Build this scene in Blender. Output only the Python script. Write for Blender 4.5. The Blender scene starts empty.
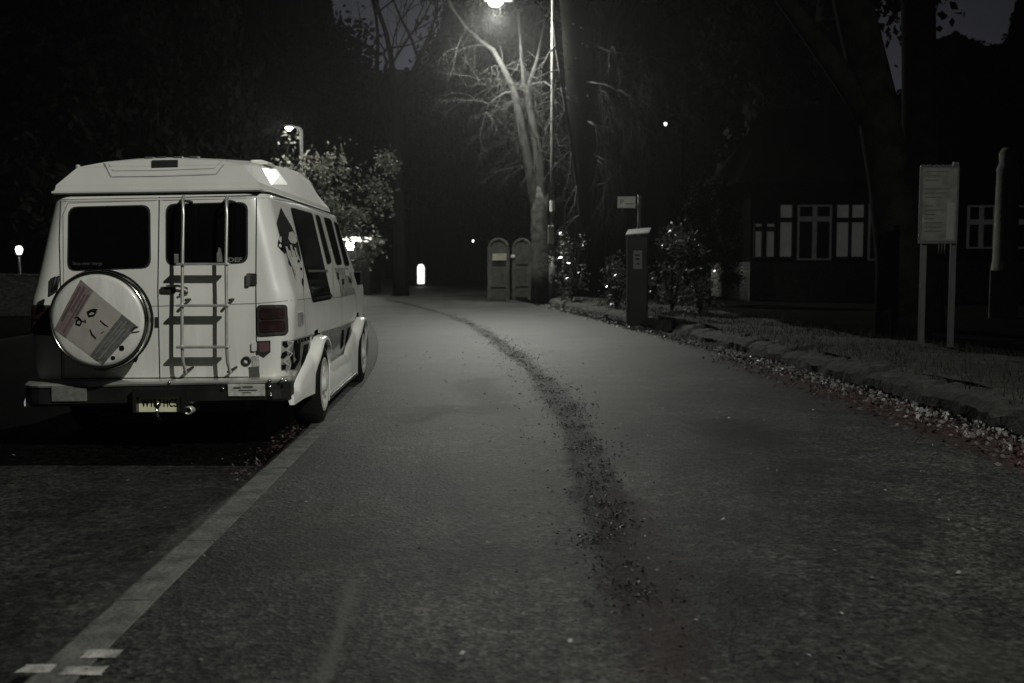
import bpy, bmesh, math, random
import numpy as np
from mathutils import Vector, Matrix
from mathutils.bvhtree import BVHTree
random.seed(7); rng = np.random.default_rng(7)
S = bpy.context.scene
COL = S.collection
R = math.radians

# ------------------------------------------------------------------ camera
F, CX, CY, H = 1050.0, 512.0, 341.5, 1.38
PITCH = math.atan((CY - 262) / F)
cam = bpy.data.cameras.new('camera'); camo = bpy.data.objects.new('camera', cam); COL.objects.link(camo)
camo.location = (0, 0, H); camo.rotation_euler = (R(90) - PITCH, 0, 0)
cam.lens = F / 1024 * 36; cam.sensor_width = 36; cam.clip_end = 2000; cam.clip_start = .05
cam.dof.use_dof = True; cam.dof.focus_distance = 7.9; cam.dof.aperture_fstop = 2.6
S.camera = camo
def ray(px, py):
    x, u = (px - CX) / F, (CY - py) / F
    return Vector((x, math.cos(PITCH) + u * math.sin(PITCH), -math.sin(PITCH) + u * math.cos(PITCH)))
def P(px, py, Y):            # the measured point at distance Y
    d = ray(px, py); return Vector((0, 0, H)) + d * (Y / d.y)
def G(px, py, z=0.0):        # the measured point on the ground
    d = ray(px, py); return Vector((0, 0, H)) + d * ((z - H) / d.z)

# ------------------------------------------------------------------ materials
def mat(name, col, rough=.6, metal=0, var=.25, scale=6, spec=.5, bump=0, bscale=80, emit=None, estr=0, coat=0, ior=1.5):
    m = bpy.data.materials.new(name); m.use_nodes = True
    n = m.node_tree.nodes; l = m.node_tree.links; b = n['Principled BSDF']
    tc = n.new('ShaderNodeTexCoord'); no = n.new('ShaderNodeTexNoise')
    no.inputs['Scale'].default_value = scale; no.inputs['Detail'].default_value = 6
    l.new(tc.outputs['Object'], no.inputs['Vector'])
    mr = n.new('ShaderNodeMapRange'); mr.inputs['From Min'].default_value = .3; mr.inputs['From Max'].default_value = .7
    mr.inputs['To Min'].default_value = 1 - var; mr.inputs['To Max'].default_value = 1 + var
    l.new(no.outputs['Fac'], mr.inputs['Value'])
    mx = n.new('ShaderNodeVectorMath'); mx.operation = 'SCALE'; mx.inputs[0].default_value = col[:3]
    l.new(mr.outputs['Result'], mx.inputs['Scale']); l.new(mx.outputs['Vector'], b.inputs['Base Color'])
    b.inputs['Roughness'].default_value = rough; b.inputs['Metallic'].default_value = metal
    b.inputs['Specular IOR Level'].default_value = spec
    b.inputs['IOR'].default_value = ior
    if coat: b.inputs['Coat Weight'].default_value = coat; b.inputs['Coat Roughness'].default_value = .08
    if bump:
        n2 = n.new('ShaderNodeTexNoise'); n2.inputs['Scale'].default_value = bscale; n2.inputs['Detail'].default_value = 4
        l.new(tc.outputs['Object'], n2.inputs['Vector'])
        bp = n.new('ShaderNodeBump'); bp.inputs['Strength'].default_value = bump; bp.inputs['Distance'].default_value = .02
        l.new(n2.outputs['Fac'], bp.inputs['Height']); l.new(bp.outputs['Normal'], b.inputs['Normal'])
    if emit: b.inputs['Emission Color'].default_value = (*emit, 1); b.inputs['Emission Strength'].default_value = estr
    return m
T = (1.0, 1.0, .92)
def g(v, t=T): return tuple(v * c for c in t)

def asphalt(name, base, big=.35, spk=1.8, spec=.28, lo=.2, bs=.4):
    m = bpy.data.materials.new(name); m.use_nodes = True
    n = m.node_tree.nodes; l = m.node_tree.links; b = n['Principled BSDF']
    geo = n.new('ShaderNodeNewGeometry')
    def noise(s, d=3, r=.55):
        x = n.new('ShaderNodeTexNoise'); x.inputs['Scale'].default_value = s; x.inputs['Detail'].default_value = d
        x.inputs['Roughness'].default_value = r; l.new(geo.outputs['Position'], x.inputs['Vector']); return x.outputs['Fac']
    def mrange(v, a, c, d, e):
        x = n.new('ShaderNodeMapRange'); l.new(v, x.inputs['Value'])
        for k, q in zip(('From Min', 'From Max', 'To Min', 'To Max'), (a, c, d, e)): x.inputs[k].default_value = q
        return x.outputs['Result']
    def mul(a, c):
        x = n.new('ShaderNodeMath'); x.operation = 'MULTIPLY'; l.new(a, x.inputs[0]); l.new(c, x.inputs[1]); return x.outputs[0]
    v = mrange(noise(.45, 6, .65), .34, .66, 1 - big, 1 + big)
    v = mul(v, mrange(noise(1.7, 6, .75), .38, .62, .6, 1.3)); v = mul(v, mrange(noise(6.5, 5, .8), .36, .64, .72, 1.2))
    vo = n.new('ShaderNodeTexVoronoi'); vo.inputs['Scale'].default_value = 52; l.new(geo.outputs['Position'], vo.inputs['Vector'])
    sp = n.new('ShaderNodeSeparateColor'); l.new(vo.outputs['Color'], sp.inputs[0])
    v = mul(v, mrange(sp.outputs[0], .0, 1, lo, spk)); v = mul(v, mrange(noise(16, 3, .8), .38, .62, .6, 1.35))
    v = mul(v, mrange(noise(34, 3, .75), .36, .64, .5, 1.5))
    # rare pale chips and dark tar spots
    v2 = n.new('ShaderNodeTexVoronoi'); v2.inputs['Scale'].default_value = 9; l.new(geo.outputs['Position'], v2.inputs['Vector'])
    v = mul(v, mrange(v2.outputs['Distance'], .05, .09, 2.0, 1.0))
    v3 = n.new('ShaderNodeTexVoronoi'); v3.inputs['Scale'].default_value = 3.3; l.new(geo.outputs['Position'], v3.inputs['Vector'])
    v = mul(v, mrange(v3.outputs['Distance'], .06, .12, .45, 1.0))
    sc = n.new('ShaderNodeVectorMath'); sc.operation = 'SCALE'; sc.inputs[0].default_value = g(base, (1, 1, .93)); l.new(v, sc.inputs['Scale'])
    l.new(sc.outputs['Vector'], b.inputs['Base Color'])
    b.inputs['Roughness'].default_value = .62; b.inputs['Specular IOR Level'].default_value = spec
    bp = n.new('ShaderNodeBump'); bp.inputs['Strength'].default_value = bs; bp.inputs['Distance'].default_value = .008
    ad = n.new('ShaderNodeMath'); ad.operation = 'ADD'; l.new(vo.outputs['Distance'], ad.inputs[0]); l.new(noise(150, 2, .6), ad.inputs[1])
    l.new(ad.outputs[0], bp.inputs['Height']); l.new(bp.outputs['Normal'], b.inputs['Normal'])
    return m

M = {}
M['path'] = asphalt('pavement_asphalt', .0265, big=.6, spk=1.7, lo=.3, bs=.45, spec=.14)
M['bay'] = asphalt('bay_asphalt', .025, spk=1.35, spec=.12, lo=.65, bs=.2)
M['patch'] = asphalt('painted_shade_tarmac', .005, spk=1.3, spec=.03)  # near-black tarmac, its tone stands for shade around the van
M['light_patch'] = asphalt('worn_patch', .06)
M['kerb_dark'] = mat('kerb_stone_dark', g(.005), .8, var=.45, scale=9, bump=.6, bscale=40)  # same kerb stone, much darker, for the far run round the bend
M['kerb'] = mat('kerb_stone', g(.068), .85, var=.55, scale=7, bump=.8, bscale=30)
M['paint'] = mat('road_paint', g(.24), .8, var=.6, scale=11, bump=.4, bscale=60)
M['soil'] = mat('soil_and_shade', g(.005), 1, var=.5, scale=3, bump=.6, bscale=14, ior=1.03)  # near-black soil, canopy shade is put into its colour
M['verge'] = mat('verge_earth', g(.028), .95, var=.6, scale=5, bump=.9, bscale=22, spec=.15)
M['wallstone'] = mat('rough_stone', g(.032), .9, var=.5, scale=7, bump=.8, bscale=25, spec=.2)
M['white'] = mat('van_white_paint', g(.60, (1, 1, .93)), .32, var=.06, scale=2.2, coat=.35)
def paint_white(m):
    n = m.node_tree.nodes; l = m.node_tree.links; b = n['Principled BSDF']; src = b.inputs['Base Color'].links[0].from_socket
    tc = n.new('ShaderNodeTexCoord'); mp = n.new('ShaderNodeMapping'); mp.inputs['Scale'].default_value = (9, 9, 1.1); l.new(tc.outputs['Object'], mp.inputs['Vector'])
    no = n.new('ShaderNodeTexNoise'); no.inputs['Scale'].default_value = 1; no.inputs['Detail'].default_value = 7; no.inputs['Roughness'].default_value = .7; l.new(mp.outputs['Vector'], no.inputs['Vector'])
    sx = n.new('ShaderNodeSeparateXYZ'); l.new(tc.outputs['Object'], sx.inputs[0])
    gz = n.new('ShaderNodeMapRange'); gz.inputs['From Min'].default_value = .35; gz.inputs['From Max'].default_value = 1.1; gz.inputs['To Min'].default_value = .30; gz.inputs['To Max'].default_value = .07; l.new(sx.outputs['Z'], gz.inputs['Value'])
    st = n.new('ShaderNodeMapRange'); st.inputs['From Min'].default_value = .42; st.inputs['From Max'].default_value = .72; l.new(no.outputs['Fac'], st.inputs['Value'])
    mu = n.new('ShaderNodeMath'); mu.operation = 'MULTIPLY'; l.new(gz.outputs['Result'], mu.inputs[0]); l.new(st.outputs['Result'], mu.inputs[1])
    iv = n.new('ShaderNodeMath'); iv.operation = 'SUBTRACT'; iv.inputs[0].default_value = 1; l.new(mu.outputs[0], iv.inputs[1])
    sc = n.new('ShaderNodeVectorMath'); sc.operation = 'SCALE'; l.new(src, sc.inputs[0]); l.new(iv.outputs[0], sc.inputs['Scale']); l.new(sc.outputs['Vector'], b.inputs['Base Color'])
    ro = n.new('ShaderNodeMapRange'); ro.inputs['To Min'].default_value = .22; ro.inputs['To Max'].default_value = .5; l.new(no.outputs['Fac'], ro.inputs['Value']); l.new(ro.outputs['Result'], b.inputs['Roughness'])
    bp = n.new('ShaderNodeBump'); bp.inputs['Strength'].default_value = .25; bp.inputs['Distance'].default_value = .02; n2 = n.new('ShaderNodeTexNoise'); n2.inputs['Scale'].default_value = 2.3; l.new(tc.outputs['Object'], n2.inputs['Vector']); l.new(n2.outputs['Fac'], bp.inputs['Height']); l.new(bp.outputs['Normal'], b.inputs['Normal'])
paint_white(M['white'])
M['roofw'] = mat('fibreglass_white', g(.50, (1, 1, .93)), .65, var=.07, scale=3, spec=.25)
M['roof_glint'] = mat('painted_glint', g(.97), .35, var=.03)  # near-white paint standing in for a lamp reflection on the roof
M['kit'] = mat('skirt_white', g(.8, (1, 1, .94)), .28, var=.06, scale=3, coat=.5)
M['black'] = mat('black_rubber', g(.012), .6, var=.3)
M['seam'] = mat('seam_shadow_gap', g(.015), .8, spec=.1)
M['crease'] = mat('pressed_crease_grey', g(.22), .6)
M['glass'] = mat('tinted_glass', (.0025, .0025, .0027), .06, var=.2, spec=.5, ior=1.14)
M['glass_side'] = mat('tinted_side_glass', (.002, .002, .0022), .08, var=.2, ior=1.05)
M['chrome'] = mat('chrome', g(.55), .16, 1, var=.15)
M['alu'] = mat('ladder_aluminium', g(.62), .38, .75, var=.15, scale=12)
M['bump'] = mat('bumper_dark_chrome', g(.06), .3, .8, var=.4, scale=4)
M['rimm'] = mat('rim_bright', g(.8), .3, .35, var=.15, coat=.6)
M['tyre'] = mat('tyre_rubber', g(.008), .9, spec=.15, var=.3, bump=.4, bscale=60)
M['red'] = mat('tail_lens', (.022, .012, .012), .2, var=.4, scale=10, coat=.5)
M['red2'] = mat('red_reflector', (.10, .052, .054), .35, var=.2)
M['grey'] = mat('grey_rubber', g(.06), .5)
M['sticker'] = mat('sticker_pale', g(.35), .6, var=.3, scale=30)
M['dimsticker'] = mat('sticker_dim', g(.12), .6, var=.3, scale=30)
M['cream'] = mat('plate_cream', (.62, .62, .42), .5, var=.1)
M['plate'] = mat('plate_grey', g(.38), .45, var=.3, scale=25)
M['banner1'] = mat('banner_rose_grey', (.155, .12, .115), .6, var=.25, scale=25)
M['banner2'] = mat('banner_mid', (.27, .255, .225), .6, var=.12, scale=12)
M['banner3'] = mat('banner_dark', g(.085), .6, var=.35, scale=30)
M['bandtxt'] = mat('banner_faded_text', (.08, .06, .06), .6, var=.3)
M['bandtxt2'] = mat('banner_pale_text', g(.16), .6, var=.3)
M['ink'] = mat('black_ink', g(.006), .8, ior=1.1)
M['dgrey'] = mat('mural_grey', g(.20), .5, var=.5, scale=14)
M['pole'] = mat('lamp_column_grey', g(.085), .6, 0, var=.25, scale=4)
M['dark_metal'] = mat('dark_metal', g(.04), .5, .3)
M['bark'] = mat('bark', g(.017), .9, var=.5, scale=5, bump=.9, bscale=18, spec=.2)
M['bark_dark'] = mat('bark_dark', g(.013), .95, var=.5, scale=5, bump=.9, bscale=14, ior=1.08)
M['bark_black'] = mat('bark_black', g(.003), 1, ior=1.03)
M['twig'] = mat('twig', g(.015), .9, var=.4, spec=.2)
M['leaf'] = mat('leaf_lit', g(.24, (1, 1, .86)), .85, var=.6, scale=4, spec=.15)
M['leaf_glossy'] = mat('leaf_glossy', g(.13, (1, 1, .93)), .3, var=.6, scale=6)
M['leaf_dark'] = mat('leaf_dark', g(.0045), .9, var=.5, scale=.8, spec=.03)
M['leaf_fall'] = mat('leaf_fallen', g(.15, (1, .98, .93)), .5, var=.9, scale=9)
M['leaf_red'] = mat('leaf_fallen_red', (.048, .031, .028), .6, var=.6, scale=9)
M['leaf_black'] = mat('leaf_fallen_wet', g(.012), .5, var=.6, scale=9)
M['brick'] = None
M['curtain'] = mat('curtain_pale_glow', g(.6), .8, var=.35, scale=2, emit=(1, 1, .95), estr=.02)  # faint emission added so panes and garage fascia show in the dark
M['wframe'] = mat('window_frame_glow', g(.42), .5, var=.3, emit=(1, 1, .95), estr=.008)  # slight emission added to brighten the frames, no lamp in them
M['roofdark'] = mat('slate', g(.002), 1, var=.3, ior=1.02)
M['housewall'] = mat('dark_render', g(.005), 1, var=.3, ior=1.05)
M['stone'] = mat('pillar_stone', g(.085, (1, .98, .85)), .9, var=.4, scale=3, bump=.5, bscale=12)
M['wood'] = mat('weathered_wood', g(.02, (1, 1, .85)), .95, var=.7, scale=5)
M['sign'] = mat('sign_white', g(.62), .5, var=.12)
M['board'] = mat('notice_paper', g(.13), .35, var=.3, scale=9)
M['boardp'] = mat('notice_sheet', g(.19), .5, var=.1)
M['boardf'] = mat('notice_frame', g(.06), .5, .1, var=.2)
M['meter'] = mat('meter_dark', g(.0045), .5, var=.2, coat=.2)
M['meterside'] = mat('meter_side', g(.12), .5, var=.3)
def brick():
    m = bpy.data.materials.new('brick'); m.use_nodes = True
    n = m.node_tree.nodes; l = m.node_tree.links; b = n['Principled BSDF']
    tc = n.new('ShaderNodeTexCoord'); br = n.new('ShaderNodeTexBrick'); mp = n.new('ShaderNodeMapping')
    mp.inputs['Rotation'].default_value = (R(90), 0, 0)
    l.new(tc.outputs['Object'], mp.inputs['Vector']); l.new(mp.outputs['Vector'], br.inputs['Vector'])
    br.inputs['Scale'].default_value = 4.5
    br.inputs['Color1'].default_value = (*g(.11, (1, .95, .85)), 1); br.inputs['Color2'].default_value = (*g(.04, (1, .95, .85)), 1); br.inputs['Mortar'].default_value = (*g(.035), 1)
    l.new(br.outputs['Color'], b.inputs['Base Color']); b.inputs['Roughness'].default_value = .9
    return m
M['brick'] = brick()
def worn_paint():
    m = M['paint']; n = m.node_tree.nodes; l = m.node_tree.links; geo = n.new('ShaderNodeNewGeometry')
    no = n.new('ShaderNodeTexNoise'); no.inputs['Scale'].default_value = 42; no.inputs['Detail'].default_value = 5; no.inputs['Roughness'].default_value = .75
    l.new(geo.outputs['Position'], no.inputs['Vector']); mr = n.new('ShaderNodeMapRange'); mr.inputs['From Min'].default_value = .30; mr.inputs['From Max'].default_value = .40
    l.new(no.outputs['Fac'], mr.inputs['Value']); l.new(mr.outputs['Result'], n['Principled BSDF'].inputs['Alpha'])
worn_paint()
def glow(name, col, s):
    m = bpy.data.materials.new(name); m.use_nodes = True; n = m.node_tree.nodes; l = m.node_tree.links
    b = n['Principled BSDF']; b.inputs['Base Color'].default_value = (.8, .8, .8, 1)
    b.inputs['Emission Color'].default_value = (*col, 1)
    lw = n.new('ShaderNodeTexNoise'); lw.inputs['Scale'].default_value = 4
    mr = n.new('ShaderNodeMapRange'); mr.inputs['To Min'].default_value = s * .9; mr.inputs['To Max'].default_value = s * 1.1
    l.new(lw.outputs['Fac'], mr.inputs['Value']); l.new(mr.outputs['Result'], b.inputs['Emission Strength'])
    return m
M['lamp'] = glow('lamp_lens_lit', (1, 1, .9), 90)
M['lamp2'] = glow('lamp_globe_lit', (1, 1, .92), 6)
M['bollard'] = glow('bollard_lit', (1, 1, .95), 1.6)

# ------------------------------------------------------------------ object helpers
def tag(o, label=None, cat=None, group=None, kind=None):
    if label: o['label'] = label
    if cat: o['category'] = cat
    if group: o['group'] = group
    if kind: o['kind'] = kind
    return o
def empty(name, loc=(0, 0, 0), rz=0, **k):
    o = bpy.data.objects.new(name, None); COL.objects.link(o); o.location = loc; o.rotation_euler = (0, 0, rz)
    return tag(o, **k)
def children(o): return [c for c in bpy.data.objects if c.parent == o]
def dup(o, parent=None, loc=None, rz=None, label=None, scale=None):
    c = o.copy(); COL.objects.link(c); c.parent = parent
    if loc is not None: c.location = loc
    if rz is not None: c.rotation_euler = (0, 0, rz)
    if scale is not None: c.scale = scale
    if label: c['label'] = label
    for ch in children(o): dup(ch, c)
    return c
class MB:
    def __init__(s): s.v = []; s.f = []; s.sm = []
    def add(s, vs, fs, smooth=False):
        k = len(s.v); s.v += [tuple(v) for v in vs]; s.f += [tuple(i + k for i in f) for f in fs]; s.sm += [smooth] * len(fs); return s
    def box(s, a, b, c=0):      # corner to corner, c = chamfer
        (x0, y0, z0), (x1, y1, z1) = a, b
        if c:
            bm = bmesh.new(); bmesh.ops.create_cube(bm, size=1)
            for v in bm.verts: v.co = Vector(((x0 + x1) / 2 + v.co.x * (x1 - x0), (y0 + y1) / 2 + v.co.y * (y1 - y0), (z0 + z1) / 2 + v.co.z * (z1 - z0)))
            bmesh.ops.bevel(bm, geom=bm.edges[:], offset=c, segments=2, affect='EDGES', profile=.5)
            bm.verts.index_update(); s.add([v.co[:] for v in bm.verts], [[v.index for v in f.verts] for f in bm.faces]); bm.free(); return s
        return s.add([(x0, y0, z0), (x1, y0, z0), (x1, y1, z0), (x0, y1, z0), (x0, y0, z1), (x1, y0, z1), (x1, y1, z1), (x0, y1, z1)],
                     [(3, 2, 1, 0), (4, 5, 6, 7), (0, 1, 5, 4), (1, 2, 6, 5), (2, 3, 7, 6), (3, 0, 4, 7)])
    def tube(s, pts, rad, n=8, cap=True):
        pts = [Vector(p) for p in pts]; rad = rad if isinstance(rad, (list, tuple)) else [rad] * len(pts)
        vs = []; ref = Vector((0, 0, 1))
        for i, p in enumerate(pts):
            d = (pts[min(i + 1, len(pts) - 1)] - pts[max(i - 1, 0)]).normalized()
            if abs(d.dot(ref)) > .95: ref = Vector((1, 0, 0)) if abs(d.x) < .9 else Vector((0, 1, 0))
            a = d.cross(ref).normalized(); b = d.cross(a); ref = b.cross(d) * -1 if False else ref
            for k in range(n):
                t = 2 * math.pi * k / n; vs.append(p + (a * math.cos(t) + b * math.sin(t)) * rad[i])
        fs = [(i * n + k, i * n + (k + 1) % n, (i + 1) * n + (k + 1) % n, (i + 1) * n + k) for i in range(len(pts) - 1) for k in range(n)]
        if cap: fs += [tuple(range(n))[::-1], tuple((len(pts) - 1) * n + k for k in range(n))]
        return s.add(vs, fs, True)
    def lathe(s, prof, c, axis='Z', n=32):     # prof: (radius, along)
        vs = []; c = Vector(c)
        for r_, h_ in prof:
            for k in range(n):
                t = 2 * math.pi * k / n; a, b = r_ * math.cos(t), r_ * math.sin(t)
                vs.append(c + Vector({'Z': (a, b, h_), 'X': (h_, a, b), 'Y': (a, h_, b)}[axis]))
        fs = [(i * n + k, i * n + (k + 1) % n, (i + 1) * n + (k + 1) % n, (i + 1) * n + k) for i in range(len(prof) - 1) for k in range(n)]
        return s.add(vs, fs, True)
    def prism(s, poly, y0, y1):     # polygon in (x, z) extruded along y
        n = len(poly)
        return s.add([(x, y0, z) for x, z in poly] + [(x, y1, z) for x, z in poly],
                     [tuple(range(n)), tuple(range(n, 2 * n))[::-1]] + [(i, n + i, n + (i + 1) % n, (i + 1) % n) for i in range(n)])
    def build(s, name, m, parent=None, fn=None, bevel=0):
        vs = [fn(Vector(v)) for v in s.v] if fn else s.v
        me = bpy.data.meshes.new(name); me.from_pydata([tuple(v) for v in vs], [], s.f)
        me.polygons.foreach_set('use_smooth', s.sm); me.materials.append(m)
        bm = bmesh.new(); bm.from_mesh(me); bmesh.ops.recalc_face_normals(bm, faces=bm.faces); bm.to_mesh(me); bm.free()
        me.update(); o = bpy.data.objects.new(name, me); COL.objects.link(o); o.parent = parent
        if bevel:
            b = o.modifiers.new('edge', 'BEVEL'); b.width = bevel; b.segments = 2; b.limit_method = 'ANGLE'
        return o

# ------------------------------------------------------------------ ground
def curve(pts, ys):
    p = np.array(pts, float); fine = np.linspace(p[0, 0] - 6, p[-1, 0], 900)
    x = np.interp(fine, p[:, 0], p[:, 1])
    k = 45; xp = np.pad(x, k, mode='edge')
    xp[:k] = x[0]; xp[-k:] = x[-1] + (x[-1] - x[-2]) * np.arange(1, k + 1)
    x = np.convolve(xp, np.ones(2 * k + 1) / (2 * k + 1), 'valid')
    return np.interp(ys, fine, x)
KP = [(-6, -1.33), (3.6, -1.43), (7.9, -1.53), (11.8, -1.58), (16.5, -2.05), (22, -2.9), (30, -4.3), (45, -8.6), (60, -15), (80, -26)]
RP = [(-6, 3.7), (7.9, 3.86), (10.1, 3.75), (14, 3.35), (21.3, 2.6), (33.7, .9), (45, -1.2), (60, -4), (80, -10)]
MP = [(-6, .25), (3.64, .44), (4.86, .5), (7.7, .57), (10, .52), (13.4, .32), (16.5, -.05), (20, -.45), (24, -1.0), (29, -2.0), (36, -3.8), (45, -6.5)]
YS = np.concatenate([np.arange(-5, 30, .5), np.arange(30, 80.1, 1.5)])
def Kx(y): return float(curve(KP, [y])[0])
def Rx(y): return float(curve(RP, [y])[0])
def Mx(y): return float(curve(MP, [y])[0])
def ribbon(ys, xa, xb, z, nx=1):
    mb = MB(); vs = []; zf = z if callable(z) else (lambda x, y: z)
    for y, a, b in zip(ys, xa, xb):
        for i in range(nx + 1):
            x = a + (b - a) * i / nx; vs.append((x, y, zf(x, y)))
    n = nx + 1
    return mb.add(vs, [(j * n + i, j * n + i + 1, (j + 1) * n + i + 1, (j + 1) * n + i) for j in range(len(ys) - 1) for i in range(nx)], True)
gm = MB(); gm.add([(-500, -60, -.07), (500, -60, -.07), (500, 900, -.07), (-500, 900, -.07)], [(0, 1, 2, 3)])
tag(gm.build('ground', M['soil']), kind='structure')
kx = curve(KP, YS); rx = curve(RP, YS)
tag(ribbon(YS, kx - .0, rx, 0).build('pavement', M['path']), kind='structure')
# junction apron where the road bends left
tag(ribbon(np.linspace(42, 100, 12), np.full(12, -60.), np.full(12, 4.), -.006).build('far_road', M['bay']), kind='structure')
tag(ribbon(YS, np.full(len(YS), -9.5), kx - .1, -.05).build('road', M['bay']), kind='structure')
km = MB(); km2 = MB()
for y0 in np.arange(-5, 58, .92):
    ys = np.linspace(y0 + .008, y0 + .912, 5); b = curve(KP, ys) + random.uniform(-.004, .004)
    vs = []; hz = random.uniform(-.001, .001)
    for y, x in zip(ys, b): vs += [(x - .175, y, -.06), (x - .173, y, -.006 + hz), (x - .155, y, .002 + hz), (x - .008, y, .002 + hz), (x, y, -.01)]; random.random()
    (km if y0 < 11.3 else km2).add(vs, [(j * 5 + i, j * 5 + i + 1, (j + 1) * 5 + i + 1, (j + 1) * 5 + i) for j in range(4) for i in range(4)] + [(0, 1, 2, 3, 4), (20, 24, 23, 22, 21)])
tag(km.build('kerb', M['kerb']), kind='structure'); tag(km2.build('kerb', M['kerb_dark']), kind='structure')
# near-black sheet paints the shade under and beside the van, older worn patch nearer
def sheet(name, corners, z, m, jit=.03):
    pts = []
    n = len(corners)
    for i in range(n):
        a, b = Vector(corners[i]), Vector(corners[(i + 1) % n])
        for t in np.linspace(0, 1, 14, endpoint=False):
            p = a.lerp(b, t); pts.append((p.x + random.uniform(-jit, jit), p.y + random.uniform(-jit, jit), z))
    o = MB().add(pts, [tuple(range(len(pts)))]).build(name, m); tag(o, kind='structure'); return o
sheet('painted_shade_road', [(-9.4, 7.33), (Kx(7.3) - .23, 7.3), (Kx(10) - .23, 10), (Kx(13) - .23, 13), (Kx(18) - .23, 18), (Kx(24) - .23, 24), (-9.4, 27)], -.046, M['patch'], .012)
for k, q in enumerate(([(15, 672.6), (49, 672.6), (58, 664), (27, 664)], [(58, 674.7), (101, 674.7), (109, 666), (68, 666)], [(81, 657.6), (116, 657.6), (124.5, 649.4), (88, 649.4)])):
    pts = []
    for i in range(4):
        a, b = G(*q[i], .0055), G(*q[(i + 1) % 4], .0055)
        for t in np.linspace(0, 1, 8, endpoint=False): p = a.lerp(b, t); pts.append((p.x + random.uniform(-.004, .004), p.y + random.uniform(-.004, .004), .0055))
    tag(MB().add(pts, [tuple(range(len(pts)))]).build('road_marking', M['paint']), kind='structure')
# damp dark seam that runs along the tarmac, faded at its edges
def stainmat(name, col, dens):
    m = bpy.data.materials.new(name); m.use_nodes = True; n = m.node_tree.nodes; l = m.node_tree.links; b = n['Principled BSDF']
    b.inputs['Base Color'].default_value = (*col, 1); b.inputs['Roughness'].default_value = .7; b.inputs['Specular IOR Level'].default_value = .2
    uv = n.new('ShaderNodeUVMap'); sx = n.new('ShaderNodeSeparateXYZ'); l.new(uv.outputs['UV'], sx.inputs[0])
    geo = n.new('ShaderNodeNewGeometry'); no = n.new('ShaderNodeTexNoise'); no.inputs['Scale'].default_value = 5; no.inputs['Detail'].default_value = 8; no.inputs['Roughness'].default_value = .75
    l.new(geo.outputs['Position'], no.inputs['Vector'])
    n3 = n.new('ShaderNodeTexNoise'); n3.inputs['Scale'].default_value = 1.9; n3.inputs['Detail'].default_value = 5; n3.inputs['Roughness'].default_value = .7; l.new(geo.outputs['Position'], n3.inputs['Vector'])
    n4 = n.new('ShaderNodeTexNoise'); n4.inputs['Scale'].default_value = 26; n4.inputs['Detail'].default_value = 4; n4.inputs['Roughness'].default_value = .8; l.new(geo.outputs['Position'], n4.inputs['Vector'])
    no.inputs['Scale'].default_value = 7
    a0 = n.new('ShaderNodeMath'); a0.operation = 'ADD'; l.new(sx.outputs[0], a0.inputs[0]); l.new(no.outputs['Fac'], a0.inputs[1])
    a1 = n.new('ShaderNodeMath'); a1.operation = 'ADD'; l.new(a0.outputs[0], a1.inputs[0]); l.new(n3.outputs['Fac'], a1.inputs[1])
    a = n.new('ShaderNodeMath'); a.operation = 'ADD'; l.new(a1.outputs[0], a.inputs[0]); l.new(n4.outputs['Fac'], a.inputs[1])
    mr = n.new('ShaderNodeMapRange'); mr.inputs['From Min'].default_value = 1.82; mr.inputs['From Max'].default_value = 2.22; mr.inputs['To Max'].default_value = dens
    l.new(a.outputs[0], mr.inputs['Value']); l.new(mr.outputs['Result'], b.inputs['Alpha']); return m
def stain(name, ys, xc, w, z, m, fade=None):
    nx = 6; me = bpy.data.meshes.new(name); vs = []; us = []
    for y, x, ww in zip(ys, xc, w):
        for i in range(nx + 1):
            t = i / nx * 2 - 1; vs.append((x + t * ww, y, z)); us.append((1 - abs(t)) * (1 if 0 < len(vs) else 0))
    n = nx + 1; fs = [(j * n + i, j * n + i + 1, (j + 1) * n + i + 1, (j + 1) * n + i) for j in range(len(ys) - 1) for i in range(nx)]
    ends = [min(1, j / 4, (len(ys) - 1 - j) / 4) * (fade(ys[j]) if fade else 1) for j in range(len(ys)) for i in range(n)]
    me.from_pydata(vs, [], fs); u = me.uv_layers.new(name='UVMap')
    for lp in me.loops: u.data[lp.index].uv = (us[lp.vertex_index] * ends[lp.vertex_index], 0)
    me.materials.append(m); o = bpy.data.objects.new(name, me); COL.objects.link(o); return tag(o, kind='structure')
ys = np.arange(2.6, 40, .35); stain('damp_seam_pavement', ys, curve(MP, ys), .23 + .05 * np.sin(ys * 1.3) , .004, stainmat('damp_stain', g(.006), .78), lambda y: float(np.interp(y, [3, 4.5, 6.5, 40], [.35, .55, 1, 1])))
ys = np.arange(2.5, 7.0, .25); stain('reddish_stain_pavement', ys, curve(MP, ys) + .1, np.full(len(ys), .33), .008, stainmat('red_stain', (.030, .020, .019), .35))
ys = np.arange(5.5, 14, .3); stain('gutter_stain_pavement', ys, curve(RP, ys) - .12, np.full(len(ys), .55), .004, stainmat('gutter_stain', (.045, .026, .024), .8))
ys = np.arange(2.6, 5.2, .2); stain('pale_scrape_pavement', ys, -.62 + (ys - 3.4) * -.06, np.full(len(ys), .06), .004, stainmat('pale_scrape', g(.10), .45))

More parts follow.
